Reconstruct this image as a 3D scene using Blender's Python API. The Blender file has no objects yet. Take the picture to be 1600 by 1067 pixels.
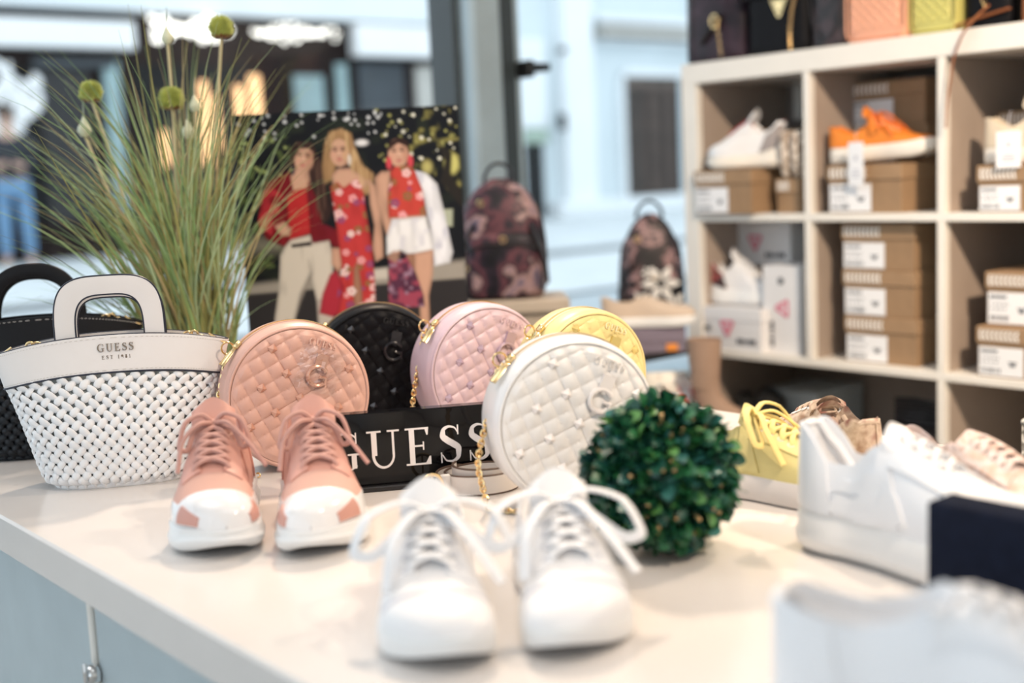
import bpy, bmesh, math, random
import numpy as np
from mathutils import Vector, Matrix
from mathutils.geometry import tessellate_polygon
R = math.radians
rnd = random.Random(7)
sc = bpy.context.scene
col = sc.collection
# ------------------------------------------------------------------ camera
YAW, PITCH, ROLL, FPX = .69109, .13595, -.046826, 1938.6
CAM = np.array([0, 0, 1.245])
Fw = np.array([math.sin(YAW)*math.cos(PITCH), math.cos(YAW)*math.cos(PITCH), -math.sin(PITCH)])
_r0 = np.array([math.cos(YAW), -math.sin(YAW), 0]); _u0 = np.cross(_r0, Fw)
Rt = _r0*math.cos(ROLL) + _u0*math.sin(ROLL)
Up = -_r0*math.sin(ROLL) + _u0*math.cos(ROLL)
cd = bpy.data.cameras.new('camera'); cam = bpy.data.objects.new('camera', cd); col.objects.link(cam)
cam.matrix_world = Matrix([[Rt[0], Up[0], -Fw[0], CAM[0]], [Rt[1], Up[1], -Fw[1], CAM[1]], [Rt[2], Up[2], -Fw[2], CAM[2]], [0, 0, 0, 1]])
cd.sensor_width = 36; cd.lens = FPX/1600*36; cd.clip_start = .02; cd.clip_end = 200
cd.dof.use_dof = True; cd.dof.focus_distance = 1.68; cd.dof.aperture_fstop = 1.9; cd.dof.aperture_blades = 0
sc.camera = cam
# ------------------------------------------------------------------ sky, lamps, exposure
w = bpy.data.worlds.new('sky'); sc.world = w; w.use_nodes = True
nt = w.node_tree; bg = nt.nodes['Background']
bg.inputs[0].default_value = (.80, .92, 1.0, 1); bg.inputs[1].default_value = 1.45
def area(name, loc, size, power, colr, target=None, spread=180, shape='DISK', sy=None):
    l = bpy.data.lights.new(name, 'AREA'); l.energy = power; l.color = colr; l.size = size; l.shape = shape
    if sy: l.shape = 'RECTANGLE'; l.size_y = sy
    l.spread = R(spread)
    o = bpy.data.objects.new(name, l); col.objects.link(o); o.location = loc
    if target is not None:
        o.rotation_euler = (Vector(target)-Vector(loc)).to_track_quat('-Z', 'Y').to_euler()
    return o
WARM = (1.0, .80, .60); NEUT = (.96, .97, 1.0); COOL = (.86, .94, 1.0)
area('ceiling_panel_lamp', (.5, .1, 2.72), 1.2, 6.5, NEUT, (.5, .1, 0), 180, sy=1.2)
area('ceiling_panel_lamp', (.1, 1.9, 2.72), 1.0, 6.5, NEUT, (.1, 1.9, 0), 180, sy=1.0)
area('track_spot_lamp', (1.75, 2.35, 2.7), .16, 11, WARM, (.85, .95, .85), 100)
area('track_spot_lamp', (1.0, -.55, 2.7), .14, 22, WARM, (2.5, 1.4, 1.0), 90)
area('track_spot_lamp', (2.15, .55, 2.7), .16, 6, WARM, (1.2, .8, .85), 100)
vs = sc.view_settings; vs.view_transform = 'Standard'; vs.look = 'None'; vs.gamma = 1; vs.use_curve_mapping = False
vs.exposure = .22
sc.cycles.max_bounces = 6; sc.cycles.diffuse_bounces = 3; sc.cycles.glossy_bounces = 3; sc.cycles.transmission_bounces = 4
sc.cycles.transparent_max_bounces = 8; sc.cycles.use_denoising = True; sc.cycles.sample_clamp_indirect = 4
sc.cycles.caustics_reflective = False; sc.cycles.caustics_refractive = False

# ------------------------------------------------------------------ measuring helpers (photo pixel -> real place on a known plane)
def ray(px, py): return Fw + Rt*(px-800)/FPX - Up*(py-533.5)/FPX
def on_z(px, py, z): d = ray(px, py); return CAM + d*((z-CAM[2])/d[2])
def on_x(px, py, x): d = ray(px, py); return CAM + d*(x/d[0])
def on_y(px, py, y): d = ray(px, py); return CAM + d*(y/d[1])
def at(px, py, dist): return CAM + ray(px, py)*dist
TZ = .845
def table(px, py): return on_z(px, py, TZ)

# ------------------------------------------------------------------ materials
def mat(name, c, rough=.5, metal=0, var=.05, vs_=12, bump=0, bs=300, spec=.5, coat=0, emit=0, sheen=0, tint=None):
    m = bpy.data.materials.new(name); m.use_nodes = True
    t = m.node_tree; p = t.nodes['Principled BSDF']
    p.inputs['Roughness'].default_value = rough; p.inputs['Metallic'].default_value = metal
    p.inputs['Specular IOR Level'].default_value = spec
    p.inputs['Coat Weight'].default_value = coat; p.inputs['Sheen Weight'].default_value = sheen
    tc = t.nodes.new('ShaderNodeTexCoord')
    n = t.nodes.new('ShaderNodeTexNoise'); n.inputs['Scale'].default_value = vs_; n.inputs['Detail'].default_value = 3
    t.links.new(tc.outputs['Object'], n.inputs['Vector'])
    r = t.nodes.new('ShaderNodeValToRGB'); t.links.new(n.outputs['Fac'], r.inputs['Fac'])
    a = [max(0, x*(1-var)) for x in c[:3]]; b = [min(1, x*(1+var)) for x in (tint or c)[:3]]
    r.color_ramp.elements[0].color = (*a, 1); r.color_ramp.elements[0].position = .3
    r.color_ramp.elements[1].color = (*b, 1); r.color_ramp.elements[1].position = .7
    t.links.new(r.outputs['Color'], p.inputs['Base Color'])
    if emit:
        t.links.new(r.outputs['Color'], p.inputs['Emission Color']); p.inputs['Emission Strength'].default_value = emit
    if bump:
        n2 = t.nodes.new('ShaderNodeTexNoise'); n2.inputs['Scale'].default_value = bs; n2.inputs['Detail'].default_value = 2
        t.links.new(tc.outputs['Object'], n2.inputs['Vector'])
        bn = t.nodes.new('ShaderNodeBump'); bn.inputs['Strength'].default_value = bump; bn.inputs['Distance'].default_value = .002
        t.links.new(n2.outputs['Fac'], bn.inputs['Height']); t.links.new(bn.outputs['Normal'], p.inputs['Normal'])
    return m
def patt(name, cols, scale, rough=.5, kind='noise', detail=3, const=False, spec=.5, bump=0):
    """several colours printed on the cloth or skin, mixed by a noise or cell texture"""
    m = bpy.data.materials.new(name); m.use_nodes = True
    t = m.node_tree; p = t.nodes['Principled BSDF']; p.inputs['Roughness'].default_value = rough; p.inputs['Specular IOR Level'].default_value = spec
    tc = t.nodes.new('ShaderNodeTexCoord')
    if kind == 'noise':
        n = t.nodes.new('ShaderNodeTexNoise'); n.inputs['Detail'].default_value = detail; out = n.outputs['Fac']
    else:
        n = t.nodes.new('ShaderNodeTexVoronoi'); n.feature = 'DISTANCE_TO_EDGE' if kind == 'edge' else 'F1'
        out = n.outputs['Distance']
    n.inputs['Scale'].default_value = scale
    t.links.new(tc.outputs['Object'], n.inputs['Vector'])
    r = t.nodes.new('ShaderNodeValToRGB'); t.links.new(out, r.inputs['Fac'])
    cr = r.color_ramp
    if const: cr.interpolation = 'CONSTANT'
    while len(cr.elements) < len(cols): cr.elements.new(.5)
    for e, (pos, c) in zip(cr.elements, cols): e.position = pos; e.color = (*c, 1)
    t.links.new(r.outputs['Color'], p.inputs['Base Color'])
    if bump:
        bn = t.nodes.new('ShaderNodeBump'); bn.inputs['Strength'].default_value = bump; bn.inputs['Distance'].default_value = .002
        t.links.new(out, bn.inputs['Height']); t.links.new(bn.outputs['Normal'], p.inputs['Normal'])
    return m
def glass_mat(name, tint=(1, 1, 1), refl=.025):
    m = bpy.data.materials.new(name); m.use_nodes = True; t = m.node_tree
    t.nodes.remove(t.nodes['Principled BSDF']); o = t.nodes['Material Output']
    a = t.nodes.new('ShaderNodeBsdfTransparent'); a.inputs[0].default_value = (*tint, 1)
    g = t.nodes.new('ShaderNodeBsdfGlossy'); g.inputs['Roughness'].default_value = .02
    lw = t.nodes.new('ShaderNodeLayerWeight'); lw.inputs[0].default_value = .5
    pw = t.nodes.new('ShaderNodeMath'); pw.operation = 'POWER'; pw.inputs[1].default_value = 5; t.links.new(lw.outputs['Facing'], pw.inputs[0])
    f = t.nodes.new('ShaderNodeMath'); f.operation = 'MULTIPLY_ADD'; f.inputs[1].default_value = .9; f.inputs[2].default_value = refl*.5; t.links.new(pw.outputs[0], f.inputs[0])
    x = t.nodes.new('ShaderNodeMixShader'); t.links.new(f.outputs[0], x.inputs[0]); t.links.new(a.outputs[0], x.inputs[1]); t.links.new(g.outputs[0], x.inputs[2])
    t.links.new(x.outputs[0], o.inputs[0]); return m
WHITE = mat('white_lacquer', (.73, .685, .655), .2, var=.015, spec=.5)
SHELFW = mat('shelf_white', (.82, .78, .72), .4, var=.02)
TAUPE = mat('taupe_panel', (.27, .225, .20), .6, var=.06)
GREYBLUE = mat('grey_blue_panel', (.46, .53, .56), .5, var=.04)
CHROME = mat('chrome', (.8, .8, .8), .15, 1, var=.02)
GOLD = mat('gold', (.90, .66, .34), .22, 1, var=.04)
ROSEGOLD = mat('rose_gold', (.92, .66, .55), .25, 1, var=.03)
BLACKM = mat('black_metal', (.02, .02, .022), .4, .3)
KRAFT = mat('kraft_card', (.32, .20, .11), .75, var=.06, vs_=30)
KRAFTD = mat('kraft_lid', (.34, .215, .12), .75, var=.06, vs_=30)
PAPER = mat('white_paper', (.86, .86, .88), .6, var=.01)
INK = mat('ink', (.06, .07, .09), .6)
WPRINT = mat('white_print', (.85, .82, .78), .6)
WBOX = mat('white_card', (.80, .79, .80), .5, var=.02)
PINKINK = mat('pink_ink', (.80, .22, .32), .6)
PLINTH = mat('beige_plinth', (.50, .42, .34), .6)
NAVY = mat('navy_cloth', (.007, .010, .022), .95, var=.15, vs_=60, bump=.3, bs=900, spec=.1)

# ------------------------------------------------------------------ mesh helpers
def ci(x, pts):
    """monotone cubic curve through pts"""
    xs = np.array([p[0] for p in pts], float); ys = np.array([p[1] for p in pts], float)
    x = np.clip(np.asarray(x, float), xs[0], xs[-1]); h = np.diff(xs); d = np.diff(ys)/h
    m = np.zeros(len(xs)); m[0] = d[0]; m[-1] = d[-1]
    for i in range(1, len(xs)-1):
        m[i] = 0 if d[i-1]*d[i] <= 0 else 2*d[i-1]*d[i]/(d[i-1]+d[i])
    i = np.clip(np.searchsorted(xs, x, 'right')-1, 0, len(h)-1); t = (x-xs[i])/h[i]
    return (2*t**3-3*t**2+1)*ys[i] + (t**3-2*t**2+t)*h[i]*m[i] + (-2*t**3+3*t**2)*ys[i+1] + (t**3-t**2)*h[i]*m[i+1]
class MB:
    def __init__(s): s.v = []; s.f = []
    def add(s, vs_, fs):
        n = len(s.v); s.v += [tuple(map(float, p)) for p in vs_]; s.f += [tuple(i+n for i in f) for f in fs]; return s
    def grid(s, P, cu=False, cv=False, flip=False):
        P = np.asarray(P, float); nu, nv = P.shape[:2]; fs = []
        for i in range(nu if cu else nu-1):
            for j in range(nv if cv else nv-1):
                a = i*nv+j; b = ((i+1) % nu)*nv+j; c = ((i+1) % nu)*nv+(j+1) % nv; d = i*nv+(j+1) % nv
                fs.append((a, d, c, b) if flip else (a, b, c, d))
        return s.add(P.reshape(-1, 3), fs)
    def box(s, x0, x1, y0, y1, z0, z1, b=.001):
        b = min(b, abs(x1-x0)*.45, abs(y1-y0)*.45, abs(z1-z0)*.45)
        vs_ = []; 
        X = (x0, x1); Y = (y0, y1); Z = (z0, z1); ix = {}
        for i in (0, 1):
            for j in (0, 1):
                for k in (0, 1):
                    sx, sy, sz = (1-2*i)*b, (1-2*j)*b, (1-2*k)*b
                    for a, off in enumerate(((0, sy, sz), (sx, 0, sz), (sx, sy, 0))):
                        ix[i, j, k, a] = len(vs_); vs_.append((X[i]+off[0], Y[j]+off[1], Z[k]+off[2]))
        fs = []
        for i in (0, 1):
            q = [ix[i, 0, 0, 0], ix[i, 1, 0, 0], ix[i, 1, 1, 0], ix[i, 0, 1, 0]]; fs.append(q if i else q[::-1])
            q = [ix[0, i, 0, 1], ix[1, i, 0, 1], ix[1, i, 1, 1], ix[0, i, 1, 1]]; fs.append(q[::-1] if i else q)
            q = [ix[0, 0, i, 2], ix[1, 0, i, 2], ix[1, 1, i, 2], ix[0, 1, i, 2]]; fs.append(q if i else q[::-1])
        for i in (0, 1):
            for j in (0, 1):
                q = [ix[i, j, 0, 0], ix[i, j, 1, 0], ix[i, j, 1, 1], ix[i, j, 0, 1]]; fs.append(q if (i+j) % 2 else q[::-1])
                q = [ix[i, 0, j, 0], ix[i, 1, j, 0], ix[i, 1, j, 2], ix[i, 0, j, 2]]; fs.append(q[::-1] if (i+j) % 2 else q)
                q = [ix[0, i, j, 1], ix[1, i, j, 1], ix[1, i, j, 2], ix[0, i, j, 2]]; fs.append(q if (i+j) % 2 else q[::-1])
                for k in (0, 1):
                    if True:
                        q = [ix[i, j, k, 0], ix[i, j, k, 1], ix[i, j, k, 2]]
                        if (i, j) == (0, 0) or True:
                            if k == 0 or k == 1: fs.append(q if (i+j+k) % 2 else q[::-1])
        fs = [f for n, f in enumerate(fs)]
        return s.add(vs_, fs)
    def tube(s, path, r, n=8, closed=False, flat=1.0, up=None, cap=True):
        P = np.asarray(path, float); m = len(P); rr = np.broadcast_to(np.asarray(r, float), (m,))
        T = np.zeros_like(P)
        for i in range(m):
            a = P[(i-1) % m] if (closed or i > 0) else P[i]; b = P[(i+1) % m] if (closed or i < m-1) else P[i]
            d = b-a; T[i] = d/(np.linalg.norm(d)+1e-12)
        ref = np.array(up if up is not None else ((0, 0, 1) if abs(T[0][2]) < .9 else (1, 0, 0)), float)
        rings = []
        N = ref - T[0]*(ref@T[0]); N /= np.linalg.norm(N)+1e-12
        for i in range(m):
            if up is not None:
                N2 = ref - T[i]*(ref@T[i])
                if np.linalg.norm(N2) > 1e-3: N = N2/np.linalg.norm(N2)
            else:
                N = N - T[i]*(N@T[i]); N /= np.linalg.norm(N)+1e-12
            B = np.cross(T[i], N)
            a = np.arange(n)*2*math.pi/n
            rings.append(P[i] + rr[i]*(np.outer(np.sin(a), B) + flat*np.outer(np.cos(a), N)))
        k = len(s.v); s.grid(np.array(rings), cu=closed, cv=True, flip=True)
        if cap and not closed:
            s.f.append(tuple(k+i for i in range(n))); s.f.append(tuple(k+(m-1)*n+i for i in reversed(range(n))))
        return s
    def lathe(s, prof, n=24, c=(0, 0, 0)):
        a = np.arange(n)*2*math.pi/n
        P = np.array([[(c[0]+r*math.cos(t), c[1]+r*math.sin(t), c[2]+z) for t in a] for r, z in prof])
        return s.grid(P, cv=True, flip=True)
    def prism(s, poly, z0, z1, fr=None):
        """poly in 2D pushed from z0 to z1; fr maps (x,y,z) to 3D"""
        fr = fr or (lambda x, y, z: (x, y, z)); n = len(poly)
        ar = sum(poly[i][0]*poly[(i+1) % n][1]-poly[(i+1) % n][0]*poly[i][1] for i in range(n))
        if ar < 0: poly = poly[::-1]
        tr = tessellate_polygon([[Vector((p[0], p[1], 0)) for p in poly]])
        vs_ = [fr(p[0], p[1], z0) for p in poly] + [fr(p[0], p[1], z1) for p in poly]
        fs = [(i, (i+1) % n, n+(i+1) % n, n+i) for i in range(n)]
        for t in tr:
            a, b, c = t
            cr = (poly[b][0]-poly[a][0])*(poly[c][1]-poly[a][1])-(poly[b][1]-poly[a][1])*(poly[c][0]-poly[a][0])
            if cr < 0: a, c = c, a
            fs.append((n+a, n+b, n+c)); fs.append((c, b, a))
        return s.add(vs_, fs)
    def xf(s, M):
        s.v = [tuple(M @ Vector(p)) for p in s.v]; return s
    def mesh(s, name, m, smooth=True, ang=45):
        me = bpy.data.meshes.new(name); me.from_pydata(s.v, [], s.f); me.update()
        if len(s.f) < 30000:
            bm = bmesh.new(); bm.from_mesh(me); bmesh.ops.recalc_face_normals(bm, faces=bm.faces); bm.to_mesh(me); bm.free()
        if m is not None: me.materials.append(m)
        if smooth and len(me.polygons):
            me.polygons.foreach_set('use_smooth', [True]*len(me.polygons)); me.set_sharp_from_angle(angle=R(ang))
        return me
    def build(s, name, m, parent=None, loc=(0, 0, 0), smooth=True, ang=45, **kw):
        return link(name, s.mesh(name, m, smooth, ang), parent, loc, **kw)
def link(name, me, parent=None, loc=(0, 0, 0), rot=None, label=None, kind=None):
    o = bpy.data.objects.new(name, me); col.objects.link(o); o.parent = parent; o.location = loc
    if rot: o.rotation_euler = rot
    if label: o['label'] = label
    if kind: o['kind'] = kind
    return o
def thing(name, label, cat, loc=(0, 0, 0), rz=0, group=None, kind=None):
    o = bpy.data.objects.new(name, None); col.objects.link(o); o.empty_display_size = .05
    o.location = loc; o.rotation_euler = (0, 0, rz)
    if label: o['label'] = label
    if cat: o['category'] = cat
    if group: o['group'] = group
    if kind: o['kind'] = kind
    return o
def boxp(name, m, parent, x0, x1, y0, y1, z0, z1, b=.001, **kw):
    return MB().box(x0, x1, y0, y1, z0, z1, b).build(name, m, parent, ang=30, **kw)
def sblock(mb, lv, n=3.0, seg=32, cap=True):
    """stack of rounded-rectangle rings: (z, half_x, half_y, cx, cy)"""
    a = np.arange(seg)*2*math.pi/seg; c, s_ = np.cos(a), np.sin(a)
    ux = np.sign(c)*np.abs(c)**(2/n); uy = np.sign(s_)*np.abs(s_)**(2/n)
    P = np.array([np.stack([cx+hx*ux, cy+hy*uy, np.full(seg, z)], 1) for z, hx, hy, cx, cy in lv])
    k = len(mb.v); mb.grid(P, cv=True, flip=True)
    if cap:
        mb.f.append(tuple(k+i for i in reversed(range(seg)))); mb.f.append(tuple(k+(len(lv)-1)*seg+i for i in range(seg)))
    return mb

# ------------------------------------------------------------------ serif capitals, drawn as strokes (unit height)
def glyph(ch):
    q = lambda *p: list(p)
    def sweep(pts, hw, n=28):
        t = np.linspace(0, 1, len(pts)); tt = np.linspace(0, 1, n)
        x = ci(tt, list(zip(t, [p[0] for p in pts]))); y = ci(tt, list(zip(t, [p[1] for p in pts])))
        h = ci(tt, list(zip(np.linspace(0, 1, len(hw)), hw)))
        dx, dy = np.gradient(x), np.gradient(y); l = np.hypot(dx, dy)+1e-9; nx, ny = -dy/l, dx/l
        return [(a+b*c, d+e*c) for a, b, c, d, e in zip(x, nx, h, y, ny)] + [(a-b*c, d-e*c) for a, b, c, d, e in list(zip(x, nx, h, y, ny))[::-1]]
    rc = lambda x0, y0, x1, y1: [(x0, y0), (x1, y0), (x1, y1), (x0, y1)]
    arc = lambda cx, cy, rx, ry, a0, a1, k=16: [(cx+rx*math.cos(R(a0+(a1-a0)*i/k)), cy+ry*math.sin(R(a0+(a1-a0)*i/k))) for i in range(k+1)]
    if ch == 'U':
        return .86, [rc(.12, .34, .26, .97), rc(.0, .955, .38, 1), rc(.66, .34, .72, .97), rc(.54, .955, .86, 1),
                     arc(.42, .34, .30, .36, 180, 360) + arc(.43, .34, .235, .30, 360, 180)]
    if ch == 'E':
        return .74, [rc(.10, .02, .24, .98), rc(0, 0, .66, .045), rc(0, .955, .62, 1), rc(.2, .49, .48, .535), rc(.455, .40, .49, .62),
                     [(.56, .80), (.60, .80), (.62, 1), (.52, .96)], [(.62, .22), (.66, .22), (.66, 0), (.52, .04)]]
    if ch == 'S':
        return .62, [sweep([(.50, .80), (.42, .93), (.27, .97), (.12, .88), (.10, .73), (.22, .60), (.38, .49), (.51, .36), (.50, .16), (.34, .03), (.19, .05), (.07, .22)],
                           [.015, .02, .03, .05, .075, .085, .085, .075, .055, .03, .02, .015], 60), rc(.49, .74, .525, 1), rc(.03, 0, .065, .28)]
    if ch == 'G':
        return .88, [arc(.46, .5, .46, .52, 48, 312, 30) + arc(.50, .5, .345, .475, 312, 48, 30),
                     rc(.62, .05, .75, .42), rc(.52, .40, .86, .445), rc(.735, .70, .77, 1), [(.62, .06), (.75, .12), (.75, .2), (.62, .2)]]
    if ch == 'T':
        return .7, [rc(.28, 0, .42, 1), rc(0, .94, .7, 1), rc(.15, 0, .55, .05)]
    if ch == '1': return .4, [rc(.14, 0, .28, 1), rc(0, 0, .4, .06)]
    if ch == '9': return .6, [arc(.3, .68, .3, .32, 0, 360, 20) , rc(.46, .1, .6, .7)]
    if ch == '8': return .6, [arc(.3, .75, .24, .25, 0, 360, 18), arc(.3, .27, .3, .27, 0, 360, 18)]
    return .4, []
def word(text, h, gap, fr, depth, mats, parent, name='letter', join=False):
    """letters centred on x, standing on y=0; fr(x,y,z) maps to 3D; each letter one part"""
    gl = [glyph(c) for c in text]; W = sum(g[0]*h for g in gl) + gap*(len(gl)-1); x = -W/2; big = MB()
    for (wd, polys) in gl:
        mb = big if join else MB()
        for k, p in enumerate(polys):
            mb.prism([(x+a*h, b*h) for a, b in p], -.0002-.00004*k, depth+depth*.03*k, fr)
        if not join and polys: mb.build(name, mats, parent, smooth=False)
        x += wd*h+gap
    if join: big.build(name, mats, parent, smooth=False)

# ================================================================== room
def struct(name, mb, m, **kw):
    return mb.build(name, m, None, kind='structure', ang=30, **kw)
FLOORM = mat('floor_grey', (.45, .42, .39), .5, var=.08)
WALLM = mat('wall_white', (.80, .78, .75), .8, var=.02)
struct('floor', MB().box(-2.2, 4.4, -2.2, 2.98, -.05, 0, .002), FLOORM)
struct('ceiling', MB().box(-2.2, 4.4, -2.2, 2.98, 2.8, 2.88, .002), WALLM)
struct('wall_right', MB().box(2.88, 3.0, -2.2, 2.26, 0, 2.8, .002), WALLM)
struct('wall_right_bay', MB().box(4.4, 4.5, 2.2, 2.98, 0, 2.8, .002), WALLM)
struct('wall_bay_return', MB().box(3.0, 4.4, 2.16, 2.26, 0, 2.8, .002), WALLM)
struct('wall_back', MB().box(-2.2, 2.9, -2.32, -2.2, 0, 2.8, .002), WALLM)
struct('wall_left', MB().box(-2.32, -2.2, -2.2, 2.98, 0, .35, .002).box(-2.32, -2.2, -2.2, 2.98, 2.6, 2.8, .002), WALLM)
struct('wall_front', MB().box(-2.2, 4.4, 2.9, 3.0, 0, .5, .002), WALLM)
FRAME_D = mat('frame_dark', (.035, .045, .05), .4); FRAME_L = mat('frame_grey', (.40, .48, .52), .35, .3)
WGLASS = glass_mat('window_glass')
wn = thing('window_1', None, None, (0, 0, 0), kind='structure')
boxp('post', FRAME_D, wn, 2.203, 2.224, 2.86, 2.98, .5, 2.8, .004)
boxp('post', FRAME_L, wn, 2.224, 2.335, 2.80, 2.98, .5, 2.8, .012)
boxp('post', FRAME_D, wn, 2.335, 2.418, 2.84, 2.98, .5, 2.8, .006)
boxp('post', FRAME_L, wn, 2.418, 2.442, 2.85, 2.98, .5, 2.8, .004)
boxp('sill', FRAME_L, wn, -2.2, 4.4, 2.84, 3.02, .5, .54, .004)
boxp('head_rail', FRAME_D, wn, -2.2, 4.4, 2.86, 2.98, 2.72, 2.8, .004)
for x in (-1.0, .0): boxp('post', FRAME_L, wn, x, x+.08, 2.86, 2.98, .54, 2.72, .006)
for a, b in ((-2.2, -1.0), (-.92, 0), (.08, 2.21), (2.44, 4.4)):
    boxp('pane', WGLASS, wn, a, b, 2.925, 2.933, .54, 2.72, .0005)
w2 = thing('window_2', None, None, (0, 0, 0), kind='structure')
for y in (-2.2, -.75, .85, 2.5): boxp('post', FRAME_L, w2, -2.3, -2.22, y, y+.08, .35, 2.6, .005)
for a, b in ((-2.12, -.75), (-.67, .85), (.93, 2.5)): boxp('pane', WGLASS, w2, -2.264, -2.256, a, b, .35, 2.6, .0005)
hb = MB(); q = on_y(818, 106, 2.83)
hb.box(q[0], q[0]+.075, 2.79, 2.85, q[2]-.012, q[2]+.012, .005); hb.box(q[0]-.012, q[0]+.012, 2.79, 2.86, q[2]-.03, q[2]+.02, .004)
hb.build('latch_handle', BLACKM, wn)

# ================================================================== street outside
GZ = .5
PAVE = mat('pale_paving', (.62, .66, .68), .7, var=.08, vs_=3); ROAD = mat('wet_road', (.42, .47, .50), .5, var=.1, vs_=2); KERB = mat('kerb_dark', (.10, .11, .12), .8)
struct('ground_street', MB().box(-8, 30, 3.02, 40, GZ-.12, GZ-.02, .002), ROAD)
struct('trim_1', MB().box(-8, 30, 5.4, 5.62, GZ-.02, GZ-.008, .001), KERB)
struct('trim_2', MB().box(-8, 30, 8.1, 8.5, GZ-.02, GZ-.006, .001), KERB)
struct('pavement_near', MB().box(-8, 30, 3.02, 5.4, GZ-.02, GZ, .001), ROAD)
struct('pavement_middle', MB().box(-8, 30, 5.62, 8.1, GZ-.02, GZ-.004, .001), PAVE)
struct('pavement_far', MB().box(-8, 30, 8.5, 13.6, GZ-.02, GZ+.02, .001), PAVE)
FY = 14.0
def fx(px, py): p = on_y(px, py, FY); return p[0], p[2]
def frect(par, name, m, x0, y0, x1, y1, out, thick=.05, b=.01, **kw):
    """flat piece of a facade seen between two photo points, standing `out` metres proud"""
    xa, za = fx(x0, y0); xb, zb = fx(x1, y1)
    return boxp(name, m, par, min(xa, xb), max(xa, xb), FY-out, FY-out+thick, min(za, zb), max(za, zb), b, **kw)
BROWN = mat('brown_fascia', (.018, .011, .010), .6, var=.2, vs_=2, spec=.12); DARKG = mat('dark_glass', (.006, .007, .008), .25, var=.3, vs_=1.5, spec=.15)
SIGNW = mat('sign_white', (.9, .9, .9), .6, var=.02); PALE = mat('pale_render', (.78, .82, .84), .8, var=.04, vs_=1.2)
GREYP = mat('grey_panel', (.07, .08, .09), .5, var=.15, vs_=2, spec=.15); TEALP = mat('pale_teal_poster', (.30, .42, .43), .6, var=.15, vs_=1.5)
GLOWW = mat('lit_sign', (1.0, .94, .86), .5, emit=2.6); GLOWO = mat('warm_window_light', (1.0, .55, .26), .5, emit=1.3)
BEIGE = mat('beige_band', (.52, .50, .46), .8)
WOODW = mat('brown_shutter', (.10, .07, .055), .6, var=.3, vs_=4)
bl = thing('brown_shop_building', 'brown shop front across the street with two glowing script signs', 'building', (0, 0, 0))
xa, _ = fx(-260, 80); xb, _ = fx(714, 80)
boxp('wall', BROWN, bl, xa, xb, FY, FY+4, GZ-.1, 3.25, .01)
boxp('upper_wall', PALE, bl, xa, xb, FY-.25, FY+4, 3.25, 7.5, .02)
frect(bl, 'sign_board', SIGNW, -200, 22, 200, 80, .25, .2)
frect(bl, 'sign_board', SIGNW, 540, 40, 713, 94, .25, .2)
frect(bl, 'shop_window', DARKG, 205, 100, 420, 420, .03)
frect(bl, 'shop_window', DARKG, -200, 100, 150, 340, .03)
frect(bl, 'door_frame', GREYP, 44, 92, 172, 108, .14, .1)
frect(bl, 'door_frame', TEALP, 156, 96, 200, 330, .1, .1)
frect(bl, 'doorway', BLACKM, 55, 108, 156, 345, .06)
frect(bl, 'panel', GREYP, 555, 98, 640, 330, .06); frect(bl, 'panel', BEIGE, 646, 104, 700, 330, .05)
frect(bl, 'panel', GREYP, 700, 98, 714, 350, .08)
frect(bl, 'poster', TEALP, 455, 118, 515, 330, .07); frect(bl, 'poster', TEALP, 520, 100, 552, 330, .07)
for px, y0, y1, wd in ((318, 128, 260, 22), (336, 150, 235, 12), (372, 135, 210, 18), (395, 118, 182, 20), (255, 205, 260, 14)):
    frect(bl, 'lit_display', GLOWO, px-wd/2, y0, px+wd/2, y1, .08, .04)
def script_sign(x0, x1, y0, y1, seed, r):
    g = random.Random(seed); n = 90; pts = []
    for i in range(n):
        t = i/(n-1); a = t*math.pi*13
        px = x0+(x1-x0)*t + 9*math.sin(a); am = (y1-y0)*.5*(.55+.45*math.sin(seed+t*9)); py = (y0+y1)/2 - am*math.cos(a)*.9
        p = on_y(px, py, FY-.3); pts.append(p)
    MB().tube(pts, r*.35, 6).build('lit_script', SIGNW, bl)
    bm0 = MB().lathe([(0, -r), (r*.7, -r*.7), (r, 0), (r*.7, r*.7), (0, r)], 10).mesh('bulb', GLOWW)
    for i in range(0, n, 2): link('bulb', bm0, bl, tuple(pts[i]+np.array([0, -.02, 0])))
script_sign(236, 352, 26, 66, 1, .034); script_sign(395, 520, 36, 68, 4, .022)
# pale curling print in the window at the left
sw = MB()
for k in range(26):
    a0 = rnd.uniform(0, 6.28); rr = rnd.uniform(.1, .5); cx, cz = fx(8+rnd.uniform(-30, 30), 165+rnd.uniform(-55, 60)); y = FY-.12
    sw.tube([(cx+rr*.55*math.cos(a0+t*.35)*(1-t*.05), y, cz+rr*.55*math.sin(a0+t*.35)*(1-t*.05)) for t in range(8)], [.02, .05, .07, .08, .08, .06, .04, .01], 6, flat=.3, up=(0, 1, 0))
sw.build('curling_window_print', SIGNW, bl)
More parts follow.
